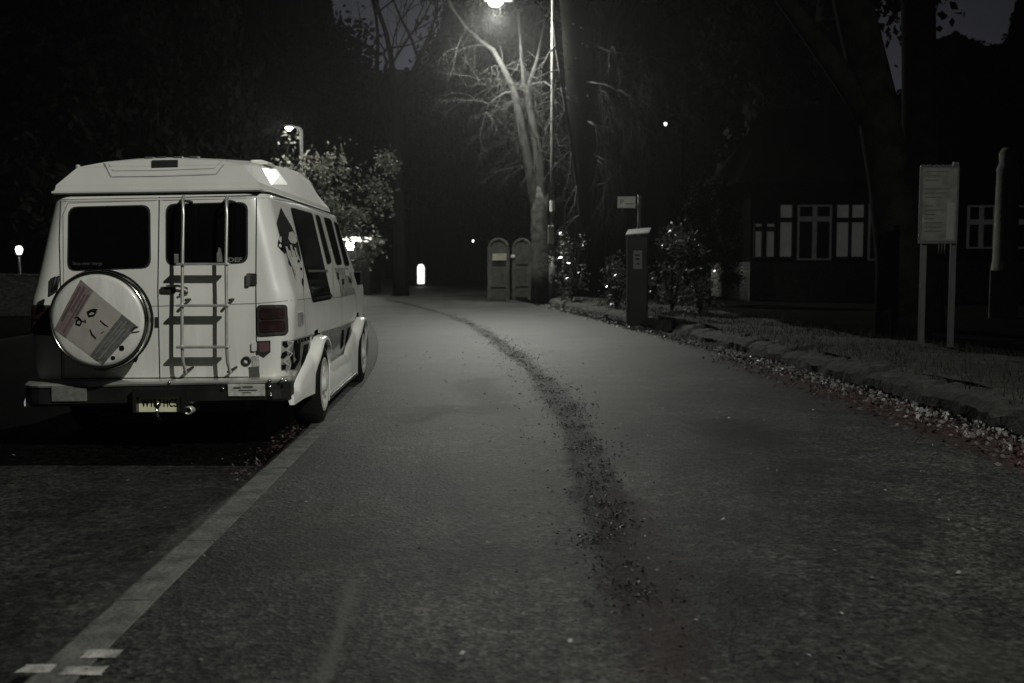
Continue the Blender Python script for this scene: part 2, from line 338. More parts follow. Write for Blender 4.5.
ys = np.arange(3.9, 5.15, .12); stain('worn_patch_road', ys, np.full(len(ys), -3.2), np.full(len(ys), 1.45), -.044, stainmat('worn_patch_stain', g(.05), .8))
for k, (y0, y1, x0, w) in enumerate([(4.2, 6.4, -.9, .5), (6.5, 9.6, 1.9, .6), (9, 13, -.3, .45), (5, 6.6, 2.2, .35), (3.0, 4.2, 1.5, .5), (8.6, 10.4, -.8, .4)]):
    ys = np.arange(y0, y1, .15); stain('worn_mottle_pavement', ys, x0 + .12 * np.sin(ys * 2), np.full(len(ys), w), .0025 + .0004 * k, stainmat('mottle_stain', g(.02 if k % 2 else .06), .22))
# verge behind the low wall
def vz(x, y):
    return .255 + .02 * math.sin(x * 2.1 + y * .7) + .02 * math.sin(y * 2.3 + x) + random.uniform(-.012, .012)
ys = np.concatenate([np.arange(-2, 34, .35)]); rr = curve(RP, ys)
tag(ribbon(ys, rr + .5, rr + 2.4, vz, 9).build('verge', M['verge']), kind='structure')
tag(ribbon(ys, rr + 2.3, np.full(len(ys), 60.), lambda x, y: .262, 6).build('churchyard_ground', M['soil']), kind='structure')  # soil darkened to paint the shade under the tree canopy

def low_wall(y0, y1, label, seed):
    rn = random.Random(seed); mb = MB(); ys = np.arange(y0, y1, .09); prof = [(-.19, 0), (-.19, .07), (-.165, .15), (-.11, .21), (-.03, .235), (.06, .24), (.15, .25), (.24, .255), (.3, .1)]
    joints = []; y = y0
    while y < y1: joints.append((y, rn.uniform(-.03, .03), rn.uniform(-.02, .025))); y += rn.uniform(.5, 1.6)
    vs = []; k = 0; big = [0] * len(prof)
    for j, y in enumerate(ys):
        while k + 1 < len(joints) and joints[k + 1][0] <= y: k += 1
        near = min(abs(y - q[0]) for q in joints); dip = -.07 * max(0, 1 - near / .1); _, ox, oz = joints[k]
        for i, (dx, z) in enumerate(prof):
            big[i] = big[i] * .6 + rn.uniform(-.022, .022)
            vs.append((Rx(y) + .36 + ox * .6 + dx + big[i], y, 0 if i == 0 else max(.02, z + (oz + dip) * (z / .3) + big[i] * .8)))
    n_ = len(prof)
    mb.add(vs, [(j * n_ + i, j * n_ + i + 1, (j + 1) * n_ + i + 1, (j + 1) * n_ + i) for j in range(len(ys) - 1) for i in range(n_ - 1)] + [tuple(range(n_)), tuple((len(ys) - 1) * n_ + i for i in range(n_))])
    return tag(mb.build('low_wall', M['wallstone']), label, 'wall')
def vg():
    y = 4 + 28 * random.random() ** 1.3; return (Rx_(y) + random.uniform(.3, 2.6), y, .265 + random.random() * .03)
_ry = np.linspace(-5, 80, 600); _rx = curve(RP, _ry)
def Rx_(y): return float(np.interp(y, _ry, _rx))
gb = MB()
for _ in range(9000):
    x, y, z = vg(); h = random.uniform(.03, .09); a = random.uniform(0, 6.28); w = .006; lx, ly = random.gauss(0, .03), random.gauss(0, .03)
    gb.add([(x - w * math.cos(a), y - w * math.sin(a), z - .03), (x + w * math.cos(a), y + w * math.sin(a), z - .03), (x + lx, y + ly, z + h)], [(0, 1, 2)])
tag(gb.build('verge_grass', mat('grass_dark', g(.028, (1, 1, .8)), .8, var=.6, spec=.2)), 'short rough grass on the raised verge', 'grass', kind='stuff')
low_wall(4, 19.4, 'long low rough stone wall below the twin-post notice board', 3)
low_wall(20.6, 33, 'low rough stone wall behind the parking ticket machine', 4)

# ------------------------------------------------------------------ leaves
def leafs(n, posf, size, m, name, parent=None, flat=False, aspect=.55):
    pos = np.array([posf() for _ in range(n)]); a = rng.normal(size=(n, 3))
    if flat: a[:, 2] *= .35
    a /= np.linalg.norm(a, axis=1)[:, None]; b = rng.normal(size=(n, 3))
    if flat: b[:, 2] *= .7
    b -= (a * b).sum(1)[:, None] * a; b /= np.linalg.norm(b, axis=1)[:, None]
    c = np.cross(a, b); s = size * rng.uniform(.6, 1.35, n)[:, None]
    v = np.stack([pos - a * s, pos + b * s * aspect - c * s * .15, pos + a * s, pos - b * s * aspect - c * s * .15], 1).reshape(-1, 3)
    me = bpy.data.meshes.new(name); me.vertices.add(4 * n); me.vertices.foreach_set('co', v.ravel())
    me.loops.add(4 * n); me.loops.foreach_set('vertex_index', np.arange(4 * n)); me.polygons.add(n)
    me.polygons.foreach_set('loop_start', np.arange(0, 4 * n, 4)); me.update(calc_edges=True); me.validate()
    me.materials.append(m); o = bpy.data.objects.new(name, me); COL.objects.link(o); o.parent = parent; return o
def gut(y0, y1, w0, w1, z, pw=1.0):
    def f():
        y = y0 + (y1 - y0) * random.random() ** pw; return (Rx_(y) + .18 - random.triangular(w0, w1, w0), y, z + random.random() * .05)
    return f
_ry = np.linspace(-5, 80, 600); _rx = curve(RP, _ry); _kx = curve(KP, _ry); _mx = curve(MP, _ry)
def Rx_(y): return float(np.interp(y, _ry, _rx))
tag(leafs(4200, gut(6, 33, 0, .5, .015), .024, M['leaf_fall'], 'fallen_leaves'), 'pale curled leaves drifted against the low wall', 'leaves', kind='stuff')
tag(leafs(1500, gut(5, 15, .1, .9, .012), .024, M['leaf_red'], 'fallen_leaves', flat=True), 'reddish fallen leaves on the tarmac near the low wall', 'leaves', kind='stuff')
CLU = [(4.2 + 24 * random.random() ** 1.25, random.gauss(0, .085), random.uniform(.015, .07)) for _ in range(330)]
def mid(sp):
    def f():
        cy, cx, sd = random.choice(CLU) if random.random() < .75 else (random.uniform(3.4, 20), 0, .25); y = cy + random.gauss(0, sd * 1.4)
        return (float(np.interp(y, _ry, _mx)) + cx + random.gauss(0, sd), y, .010 + random.random() * .006)
    return f
tag(leafs(7000, mid(.11), .009, M['leaf_black'], 'fallen_leaves', flat=True), 'dark wet leaf crumbs along the seam of the path', 'leaves', kind='stuff')
def kb():
    y = random.uniform(6.6, 9.2) if random.random() < .1 else random.uniform(12, 22); return (float(np.interp(y, _ry, _kx)) - .22 - abs(random.gauss(0, .10 if y < 10 else .4)), y, -.03 + random.random() * .03)
tag(leafs(2400, kb, .014, M['leaf_red'], 'fallen_leaves', flat=True), 'brown leaves caught in the gutter beside the van', 'leaves', kind='stuff')
def scat():
    y = 3 + 15 * random.random() ** 1.5; return (random.uniform(-4, 3.5), y, .012)
tag(leafs(240, lambda: (lambda p: (p[0], p[1], .012 if p[0] > Kx(p[1]) else -.036))(scat()), .014, M['leaf_fall'], 'leaf_litter', flat=True), 'scattered leaf crumbs and grit over the tarmac', 'litter', kind='stuff')

# ------------------------------------------------------------------ the van
VY = 7.85; VX = (158 - CX) * VY / F
YAW = R(1.8)
van = empty('camper_van', (VX, VY, -.046), YAW, label='white high-roof camper van parked at the kerb with rear ladder and spare wheel', cat='van')
bpy.context.view_layer.update()
VM = Matrix.Translation((VX, VY, -.046)) @ Matrix.Rotation(YAW, 4, 'Z'); VMI = VM.inverted()
DZ = .046
def roll(v): return Vector((v.x, v.y, v.z + .018 * v.x + DZ))
WZ = [.36, .5, .62, 1.05, 1.12, 1.22, 1.9]; WW = [.92, .95, .98, .995, .985, .955, .80]
def w_(z): return float(np.interp(z, WZ, WW))
def y0_(z): return float(np.interp(z, [.4, 1.1, 1.9], [0, .01, .07]))
def y1_(z): return float(np.interp(z, [.36, .95, 1.1, 1.2, 1.88, 1.9], [5.05, 5.1, 5.0, 4.6, 3.98, 3.95]))
def ring(z, n_side=70, inset=0, wf=w_, a_=y0_, b_=y1_, rr=.165, nf=10):
    w = wf(z) - inset; a = a_(z) + inset; b = b_(z) - inset; pts = []
    for i in range(nf): pts.append(((w - rr) * i / nf, a))
    for i in range(12): t = math.pi / 2 * i / 12; pts.append((w - rr + rr * math.sin(t), a + rr - rr * math.cos(t)))
    for i in range(n_side): pts.append((w, a + rr + (b - a - 2 * rr) * i / n_side))
    for i in range(9): t = math.pi / 2 * i / 8; pts.append((w - rr + rr * math.cos(t), b - rr + rr * math.sin(t)))
    for i in range(1, 6): pts.append(((w - rr) * (1 - i / 5), b))
    return pts + [(-x, y) for x, y in pts[-2:0:-1]]
WHEELS = (1.22, 4.32); WR = .365
zs = list(np.linspace(.36, 1.0, 18)) + [1.05, 1.08, 1.12, 1.16, 1.22] + list(np.linspace(1.3, 1.9, 10))
vs = []; 
for z in zs: vs += [(x, y, z) for x, y in ring(z)]
n = len(ring(1)); fs = []
for j in range(len(zs) - 1):
    for i in range(n):
        q = (j * n + i, j * n + (i + 1) % n, (j + 1) * n + (i + 1) % n, (j + 1) * n + i)
        c = sum((Vector(vs[k]) for k in q), Vector()) / 4
        if abs(c.x) > .7 and any((c.y - wy) ** 2 + (c.z - .34) ** 2 < .43 ** 2 for wy in WHEELS): continue
        fs.append(q)
fs.append(tuple((len(zs) - 1) * n + i for i in range(n)))
body = MB().add(vs, fs, True).build('body', M['white'], van, roll)
bv = BVHTree.FromPolygons([VM @ v.co for v in body.data.vertices], [tuple(p.vertices) for p in body.data.polygons if len(p.vertices) < 9])
def onbody(px, py, bvh=None):
    d = ray(px, py).normalized(); hit = (bvh or bv).ray_cast(Vector((0, 0, H)), d)
    if hit[0] is None: return None
    nn = hit[1]; nn = -nn if nn.dot(d) > 0 else nn
    return VMI @ hit[0], (VMI.to_3x3() @ nn)
def rr_poly(pts, r, k=5):
    out = []; n = len(pts)
    for i in range(n):
        p, a, b = Vector(pts[i]), Vector(pts[i - 1]), Vector(pts[(i + 1) % n])
        ra = min(r, (a - p).length * .45); rb = min(r, (b - p).length * .45)
        A = p + (a - p).normalized() * ra; B = p + (b - p).normalized() * rb
        for t in np.linspace(0, 1, k): out.append(A * (1 - t) ** 2 + p * 2 * t * (1 - t) + B * t * t)
    return out
def patch(name, pts, off, m, parent=None, thick=0, r=0, step=7, bvh=None, mirror=False, rad=None):
    if r: pts = rr_poly(pts, r)
    bm = bmesh.new(); vv = [bm.verts.new((p[0], p[1], 0)) for p in pts]; bm.faces.new(vv)
    xs = [p[0] for p in pts]; yy = [p[1] for p in pts]
    for ax, lo, hi in ((0, min(xs), max(xs)), (1, min(yy), max(yy))):
        k = max(1, int((hi - lo) / step))
        for i in range(1, k):
            c = lo + (hi - lo) * i / k; co = (c, 0, 0) if ax == 0 else (0, c, 0); no = (1, 0, 0) if ax == 0 else (0, 1, 0)
            bmesh.ops.bisect_plane(bm, geom=bm.verts[:] + bm.edges[:] + bm.faces[:], plane_co=co, plane_no=no)
    nrm = {}
    for v in list(bm.verts):
        h = onbody(v.co.x, v.co.y, bvh)
        if h is None: h = onbody(v.co.x - 1.5, v.co.y, bvh) or onbody(v.co.x - 3, v.co.y, bvh) or onbody(v.co.x, v.co.y + 2, bvh)
        if h is None: bm.verts.remove(v); continue
        v.co = h[0] + h[1] * (off + thick)
        nrm[v] = h[1]
    if thick:
        be = [e for e in bm.edges if e.is_boundary]
        ret = bmesh.ops.extrude_edge_only(bm, edges=be); nv = [e for e in ret['geom'] if isinstance(e, bmesh.types.BMVert)]
        avg = sum(nrm.values(), Vector()).normalized()
        for v in nv: v.co -= avg * (thick + off)
    if mirror:
        for v in bm.verts: v.co.x *= -1
    bmesh.ops.recalc_face_normals(bm, faces=bm.faces)
    me = bpy.data.meshes.new(name); bm.to_mesh(me); bm.free(); me.materials.append(m)
    o = bpy.data.objects.new(name, me); COL.objects.link(o); o.parent = parent or van; return o
def line(mb, pts, wid, off=.003, bvh=None):     # thin dark ribbon on the skin
    P2 = []
    for a, b in zip(pts[:-1], pts[1:]):
        k = max(1, int(math.hypot(b[0] - a[0], b[1] - a[1]) / 5))
        P2 += [(a[0] + (b[0] - a[0]) * i / k, a[1] + (b[1] - a[1]) * i / k) for i in range(k)]
    P2.append(pts[-1]); H3 = [onbody(*p, bvh) for p in P2]; H3 = [h for h in H3 if h]
    vs = []
    for i, (p, nn) in enumerate(H3):
        d = (H3[min(i + 1, len(H3) - 1)][0] - H3[max(i - 1, 0)][0]).normalized(); s = nn.cross(d).normalized() * wid / 2
        vs += [p + nn * off + s, p + nn * off - s]
    mb.add(vs, [(2 * i, 2 * i + 1, 2 * i + 3, 2 * i + 2) for i in range(len(H3) - 1)])
sm = MB()
for pts in ([(61, 200), (59.5, 240), (61, 300), (62, 379)], [(159.5, 197), (158, 290), (160, 379)], [(256.5, 195), (256, 290), (257, 378)],
            [(61, 200), (159, 198), (256, 195.5)], [(62, 378.5), (160, 378), (257, 377)],
            [(303, 213), (303.5, 297), (306, 336)], [(337, 255), (341, 300), (341.5, 330)], [(320.5, 215), (332.5, 262), (333.5, 300)], [(350, 265), (356, 300), (357, 318)]):
    sm = MB(); line(sm, pts, .0075); sm.build('panel_gap', M['seam'], van)
sm = MB()
for pts in ([(34, 307), (60, 307), (160, 306), (256, 303.5), (275, 302), (303, 299), (340, 297), (356, 293)],
            [(64, 378), (64, 300), (63, 215), (68, 203), (120, 201.5), (156, 200.5)], [(163, 200.5), (250, 198)]):
    sm = MB(); line(sm, pts, .006, .002); sm.build('pressed_crease', M['crease'], van)

def window(pts, rubber=1.6, r=9, name='window', mirror=False, gm_='glass'):
    c = Vector((sum(p[0] for p in pts) / len(pts), sum(p[1] for p in pts) / len(pts)))
    big = [tuple(Vector(p) + (Vector(p) - c).normalized() * rubber * 1.3) for p in pts]
    f = patch(name, big, .004, M['black'], r=r, mirror=mirror); patch('pane', pts, .009, M[gm_], f, r=r, mirror=mirror); return f
window([(70, 208), (149, 206), (149.5, 267), (69, 270)])
window([(167.5, 205), (246.5, 203), (246.5, 262), (167.5, 264.5)])
SW = [[(290.5, 208), (311.5, 214), (331, 298), (312.5, 301.5)], [(315, 215), (319, 216.5), (331, 262), (327, 264)],
      [(323.5, 217.5), (330.5, 220), (341.5, 264), (336, 264)], [(333.5, 221.5), (337, 224), (349, 265), (344.5, 265)]]
for q in SW:
    window(q, .8, 2, gm_='glass_side'); window(q, .8, 2, mirror=True, gm_='glass_side')
patch('window_divider', [(306.5, 270), (326.5, 270), (327, 272), (307, 272.5)], .012, M['grey'])
patch('window_divider', [(312, 298), (331, 294.5), (331.5, 296.5), (312.5, 300.5)], .012, M['chrome'])
# windscreen and rear quarter vent, unseen but part of the van
ws = MB(); ws.add([(-.8, 4.61, 1.25), (.8, 4.61, 1.25), (.66, 4.05, 1.83), (-.66, 4.05, 1.83)], [(0, 1, 2, 3)]); ws.build('windscreen', M['glass'], van, roll)
patch('quarter_vent', [(48.5, 232), (50, 215.5), (58, 214), (58, 231)], .006, M['black'])

# tail lights
def tail(mirror):
    hs = patch('tail_light', [(257.5, 305), (286, 304.5), (287, 334), (258, 335.5)], .0, M['black'], thick=.02, r=4, step=5, mirror=mirror)
    for q in ([(260.5, 308), (283, 307.5), (283.5, 318.5), (260.5, 319)], [(260.5, 320.5), (283.5, 320), (284, 331), (261, 332)]):
        patch('lens', q, .022, M['red'], hs, thick=.006, r=3, step=5, mirror=mirror)
tail(False); tail(True)
patch('side_marker', [(297.5, 312.5), (302.5, 312), (303, 325), (298, 326)], .0, M['chrome'], thick=.008, r=1)
patch('marker_lens', [(300, 314.5), (302.3, 314.3), (302.6, 323.5), (300.3, 324)], .0085, M['red'], r=.6)
patch('reflector', [(257, 341), (270.5, 340.5), (270.5, 352), (264, 357.5), (256, 353.5)], .0, M['black'], thick=.006)
patch('reflector', [(259.5, 342.5), (269.5, 342), (269.5, 351), (264, 352), (259.5, 351.5)], .0065, M['red2'])
# emblem ring and socket
mb = MB(); h, nn = onbody(246.5, 361)
mb.lathe([(.018, 0), (.018, -.014), (.036, -.014), (.036, 0)], h, 'Y', 20); mb.build('trailer_socket', M['black'], van)
patch('socket_cover', [(252.5, 356), (259, 355), (260, 366), (253, 367)], .0, M['sticker'], thick=.01)
patch('tow_flap', [(249, 367), (259, 366.5), (260, 378), (250, 378)], .0, M['grey'], thick=.008)
patch('lock_plate', [(155, 317), (158.4, 317), (158.4, 327.5), (155, 327.5)], .0, M['black'], thick=.006)
# hinges
for q in ((250.5, 273.5, 257, 285), (252, 342, 257, 351)):
    patch('hinge', [(q[0], q[1]), (q[2], q[1]), (q[2], q[3]), (q[0], q[3])], 0, M['black' if q[1] < 300 else 'white'], thick=.02, r=1.5)
hm = patch('hinge', [(247, 274), (251, 273), (251, 286), (247, 286)], 0, M['grey'], thick=.03, r=1)
patch('hinge', [(51, 279), (57, 276), (57, 292), (50, 296)], 0, M['black'], thick=.02, r=1.5)
# door handle
dh = patch('door_handle', [(161, 287), (176, 286), (176, 293.5), (161, 293)], 0, M['black'], thick=.02, r=2)
hp, hn = onbody(176, 290)
mb = MB(); mb.tube([hp + Vector((-.06, -.035, .03)), hp + Vector((.03, -.045, .032)), hp + Vector((.095, -.035, .012)), hp + Vector((.09, -.02, -.02)), hp + Vector((.03, -.03, -.035))], .009)
mb.build('grip', M['chrome'], dh)

# decals on the side: dark pointed shape, pale blob, streaks
mu = patch('mural', [(280.5, 207.5), (285, 216), (291, 226), (297, 239), (300, 254), (301, 262), (296, 250), (289, 250), (284.5, 254), (280.5, 250), (277.2, 246), (278, 240), (279.5, 236), (278, 230), (276.2, 223)], .004, M['ink'], step=5)
patch('pale_face_shape', [(288.3, 232.5), (292, 231.5), (295, 235.5), (296.5, 241), (294.5, 244), (290, 243), (287.5, 239)], .007, M['sticker'], mu, step=4)
for q in ([(284.5, 246.5), (286.5, 246.8), (292, 262), (296, 283), (292.5, 270), (287, 257)], [(289, 245), (291, 245), (293, 256), (291.5, 256)], [(293.5, 247.5), (295.2, 248), (297, 257), (295.5, 256)]):
    patch('pale_streak', q, .0075, M['sticker'], mu, step=4)
for q in ([(287.5, 260), (290, 264), (291, 267), (288.5, 264)], [(297.5, 259), (299.5, 261), (299, 263), (297, 261.5)], [(300, 267), (302, 268.5), (301.5, 270.5), (299.8, 269.5)], [(301.5, 277.5), (303.2, 280), (303, 287), (301.5, 283)], [(293, 268), (294.2, 270), (295.4, 276), (294, 274)]):
    patch('ink_spot', q, .0045, M['ink'], mu, step=4)
mu.name = 'mural'
mf = patch('mural', [(334.5, 268), (347, 267.5), (352, 276), (354, 293), (341.5, 296), (339, 283)], .0042, M['dgrey'], step=4)
for q in ([(341, 279), (343.5, 279), (344, 284), (341.5, 285)], [(347.5, 276.5), (350.5, 279), (351.5, 284), (348, 282)], [(336, 272), (338, 273), (339, 280), (337, 279)]): patch('ink_spot', q, .007, M['ink'], mf, step=4)
for q in ([(344, 270), (348, 270), (349.5, 276), (345, 276)], [(351, 282), (353.5, 283), (354, 289), (351.6, 288)]): patch('pale_face_shape', q, .007, M['sticker'], mf, step=4)
# lower side stripe with zigzag
st = patch('side_stripe', [(281.5, 341), (291, 340), (303, 336.5), (322, 331.5), (340, 326.3), (358, 319), (359, 325), (345, 338), (333, 350), (326, 342), (318, 341), (309, 357), (303, 370), (296, 370), (281, 370.5)], .0042, M['dgrey'], step=4)
for q in ([(282.5, 341.5), (286, 341), (288, 346.5), (285, 348), (282, 345)], [(281.5, 353), (286, 350.5), (287, 355), (283, 359), (280.5, 357.5)], [(281, 365), (286, 364), (285, 369), (281.5, 369.5)],
          [(293, 340.5), (322, 332.5), (322, 335.5), (300, 342.5), (299, 360), (294, 369), (290, 369), (291, 361), (288, 355), (292.5, 350)],
          [(303, 345), (308, 343), (307, 352), (303, 364), (300, 366)], [(341, 330), (343.5, 329.5), (343, 345), (340, 350)], [(347, 328), (350, 326), (348, 338), (344, 346)]):
    patch('ink_patch', q, .007, M['ink'], st, step=4)
zz = MB(); line(zz, [(287, 341), (292.5, 342), (286, 350), (291.5, 353.5), (283.5, 361.5), (289.5, 366), (286, 371)], .017, .010)
zz.build('zigzag', M['sticker'], st)
zz = MB()
for i in range(9):
    x = 296 + i * 3; y = 341 - (x - 296) * .27; zz = MB(); line(zz, [(x, y - 1), (x + .6, y + 2)], .012, .011); zz.build('stitch_mark', M['dgrey'], st)

# raised roof
yk = [0, .4, 1.2, 2.0, 2.7, 3.3, 3.8, 4.1, 4.2]; zk = [2.105, 2.13, 2.20, 2.24, 2.26, 2.235, 2.15, 2.02, 1.95]; kw = [.61, .615, .62, .62, .62, .61, .59, .60, .70]
def rsec(y):
    z = float(np.interp(y, yk, zk)); w = float(np.interp(y, yk, kw)); f = float(np.interp(y, [0, 3.9, 4.2], [1, .98, .93]))
    half = [(.765 * f, 1.893), (.772 * f, 1.903), (.772 * f, 1.915), (.756 * f, 1.925), (.748 * f, 1.965)]
    half += [(.748 * f + (w - .748 * f) * t, 1.965 + (z - 1.965) * t) for t in (.33, .66, .94)] + [(w - .02, z + .004)] + [(w * .74, z + .032), (w * .35, z + .052), (0, z + .058)]
    return half
hs_ = rsec(0); nh = len(hs_); RY = [.03, .0, .0, .02, .03] + [.03 + .08 * t for t in (.33, .66, .94)] + [.125, .15, .17, .175]
vs = []; ysr = [0] + list(np.linspace(.3, 4.2, 44))
for j, y in enumerate(ysr):
    h_ = rsec(y); row = [(x, y if j else RY[i] + .03, z) for i, (x, z) in enumerate(h_)]
    vs += row + [(-x, yy, z) for x, yy, z in row[-2::-1]]
nr = 2 * nh - 1
fs = [(j * nr + i, j * nr + i + 1, (j + 1) * nr + i + 1, (j + 1) * nr + i) for j in range(len(ysr) - 1) for i in range(nr - 1)]
fs += [(i, nr - 1 - i, nr - 2 - i, i + 1) for i in range(nh - 2)] + [(nh - 2, nh, nh - 1)]
fs += [tuple((len(ysr) - 1) * nr + i for i in range(nr))]
roof = MB().add(vs, fs, False).build('raised_roof', M['roofw'], van, roll)
rv = BVHTree.FromPolygons([VM @ v.co for v in roof.data.vertices], [tuple(p.vertices) for p in roof.data.polygons])
bvl = roof.modifiers.new('edge', 'BEVEL'); bvl.width = .028; bvl.segments = 3; bvl.limit_method = 'ANGLE'; bvl.angle_limit = R(22)
gt = MB(); q = ring(1.893, 40, -.008); q2 = ring(1.893, 40, .03); n_ = len(q)
gt.add([(x, y, 1.885) for x, y in q] + [(x, y, 1.898) for x, y in q] + [(x, y, 1.892) for x, y in q2], [(i, (i + 1) % n_, n_ + (i + 1) % n_, n_ + i) for i in range(n_)] + [(n_ + i, n_ + (i + 1) % n_, 2 * n_ + (i + 1) % n_, 2 * n_ + i) for i in range(n_)])
gt.build('gutter_seal', M['black'], van, roll)
gl = MB(); line(gl, [(56, 201), (150, 199.3), (256, 197.3), (275, 198), (300, 203), (330, 215)], .014, .004); gl.build('gutter_lip', M['roofw'], van)
rl = MB(); line(rl, [(104, 163), (111, 177), (160, 176.5), (216, 174.5), (227, 161)], .009, .003, rv)
line(rl, [(107, 162), (113, 171), (160, 170.6), (214, 168.6), (222, 161)], .005, .003, rv); rl.build('moulded_groove', M['crease'], roof)
patch('high_brake_light', [(152, 161.3), (178, 160.8), (178, 167.2), (152, 168)], .0, M['black'], roof, thick=.01, bvh=rv)
patch('roof_glint_patch', [(260, 166), (276, 169.5), (288, 185), (271, 185)], .0, M['roof_glint'], roof, thick=.004, r=1.5, bvh=rv)  # bright patch paints a lamp reflection on the roof side
mb = MB(); c = onbody(262, 168, rv)[0] + Vector((-.07, .25, .07))
mb.box((c.x - .05, c.y - .12, c.z - .03), (c.x + .09, c.y + .2, c.z - .005), .008); mb.tube([c + Vector((-.05, -.1, 0)), c + Vector((.02, -.02, .01)), c + Vector((.09, .05, -.01))], .009)
mb.build('roof_vent', M['kit'], roof)
for x in (-.12, -.02, .1, .22):
    MB().box((x - .035, .25, 2.14), (x + .035, .33, 2.185), .01).build('roof_bolt_cover', M['grey'], roof, lambda v: Vector((v.x, v.y, v.z + .018 * v.x + DZ)))
c = VMI @ P(78, 166.5, 7.98)
MB().lathe([(0, .016), (.014, .012), (.018, 0), (.018, -.02)], c, 'Z', 10).build('clearance_lamp', M['sticker'], roof)

# bumper
bb = MB()
prof = [(.0, .50), (-.05, .505), (-.115, .49), (-.125, .455), (-.11, .44), (-.12, .42), (-.12, .345), (-.10, .325), (.0, .325)]
xs = np.linspace(-1, 1, 31) * .985
def bsweep(pr, xs):
    m_ = MB(); n_ = len(pr); vs = []
    for x in xs:
        e = max(0, abs(x) - .82); pull = (e / .165) ** 2 * .09
        for dy, z in pr: vs.append((x, dy + pull, z))
    fs = [(i * n_ + j, i * n_ + j + 1, (i + 1) * n_ + j + 1, (i + 1) * n_ + j) for i in range(len(xs) - 1) for j in range(n_ - 1)] + [tuple(range(n_)), tuple((len(xs) - 1) * n_ + j for j in range(n_))]
    return m_.add(vs, fs, False)
bp = bsweep([(.0, .325)] + prof[5:][:3] + [(-.11, .462), (0, .462)], xs).build('bumper', M['bump'], van, roll)
bsweep([(.0, .498), (-.05, .505), (-.113, .495), (-.128, .482), (-.12, .468), (.0, .466)], xs).build('step_top', M['alu'], bp, roll)
def rearbox(px0, py0, px1, py1, y, dep):     # box whose rear face shows at these pixels
    a, b = VMI @ P(px0, py1, VY + y), VMI @ P(px1, py0, VY + y)
    return (a.x, y, a.z), (b.x, y + dep, b.z)
pl = MB().box(*rearbox(227.5, 384.5, 264, 396.5, -.135, .012), .002).build('number_plate', M['plate'], bp)
for i, (x0, y0, x1, y1) in enumerate([(233, 387, 240, 389), (242, 386.5, 252, 388.5), (238, 390, 256, 391.2), (242, 392.5, 250, 393.4)]):
    MB().box(*rearbox(x0, y0, x1, y1, -.1385, .004)).build('plate_print', M['grey'], bp)
MB().box(*rearbox(53, 386, 87, 401, -.135, .012), .002).build('number_plate', M['dimsticker'], bp)
bs = MB()
for x, y in ((269, 381), (269.5, 387), (270, 394), (270, 396), (285, 381.5), (281, 380), (222.5, 389), (169.5, 382)):
    bs = MB(); h = VMI @ P(x, y, VY - .135); bs.lathe([(0, -.008), (.010, -.005), (.013, .004), (.013, .012)], (h.x, -.135, h.z), 'Y', 10); bs.build('bumper_bolt', M['chrome'], bp)
MB().box(*rearbox(267, 384, 272.5, 399, -.128, .02), .003).build('overrider', M['black'], bp)
# recessed plate housing, lower plate with characters and tow ball
hb = MB(); a, b = rearbox(133, 389, 184, 413, -.19, .06)
hb.box((a[0], -.19, b[2] - .06), (b[0], -.08, b[2])); hb.box((a[0], -.19, a[2]), (a[0] + .025, -.08, b[2] - .06)); hb.box((b[0] - .025, -.19, a[2]), (b[0], -.08, b[2] - .06)); hb.box((a[0] + .025, -.10, a[2]), (b[0] - .025, -.08, b[2] - .06))
hb.build('plate_housing', M['meter'], van)
np_ = MB().box(*rearbox(139, 396.5, 180, 412, -.125, .01), .002).build('number_plate', M['cream'], van)
def text(s, size, loc, m, parent, name='lettering', rot=(R(90), 0, 0), ext=.001, sx=1, M4=None, bold=0):
    cu = bpy.data.curves.new(name, 'FONT'); cu.body = s; cu.size = size; cu.extrude = ext; cu.align_x = 'CENTER'; cu.align_y = 'CENTER'; cu.offset = bold
    o = bpy.data.objects.new(name, cu); COL.objects.link(o); bpy.context.view_layer.update()
    dg = bpy.context.evaluated_depsgraph_get(); me = bpy.data.meshes.new_from_object(o.evaluated_get(dg)); bpy.data.objects.remove(o)
    me.materials.append(m)
    o = bpy.data.objects.new(name, me); COL.objects.link(o); o.parent = parent
    if M4 is not None: o.matrix_local = M4
    else: o.location = loc; o.rotation_euler = rot; o.scale = (sx, 1, 1)
    return o
h = VMI @ P(159.5, 403.5, VY - .128); text('W158 HCS', .078, (h.x, -.1275, h.z), M['ink'], np_, sx=.72, bold=.0012)
tb = MB(); h = VMI @ P(157, 404.5, VY - .26)
tb.tube([(h.x, -.06, h.z - .13), (h.x, -.2, h.z - .13), (h.x, -.26, h.z - .10), (h.x, -.26, h.z - .01)], .016); tb.lathe([(0, .028), (.016, .022), (.025, .006), (.025, -.008), (.014, -.024)], h, 'Z', 14); tb.build('tow_ball', M['chrome'], van)
c = VMI @ P(187.5, 411, VY - .14); ex = MB().lathe([(.02, .28), (.022, 0), (.03, 0), (.03, .28)], (c.x, -.14, c.z), 'Y', 16).build('exhaust_pipe', M['alu'], van)
# underbody and wheel wells
ub = MB(); ub.box((-.62, .1, .28), (.62, 4.7, .44)); ub.box((-.94, 1.75, .22), (.94, 3.8, .42)); ub.box((-.5, .1, .2), (.1, .9, .30)); ub.build('underbody', M['black'], van)
for wy in WHEELS:
    for sx in (-1, 1):
        wl = MB(); pts = [(wy + .42 * math.cos(t), .35 + .42 * math.sin(t)) for t in np.linspace(0, math.pi, 18)]
        vs = [(sx * .56, y, z) for y, z in pts] + [(sx * 1.0, y, z) for y, z in pts]
        wl.add(vs, [(i, i + 1, 19 + i, 18 + i) for i in range(17)] + [tuple(range(18))], True); wl.build('wheel_arch_liner', M['black'], van)
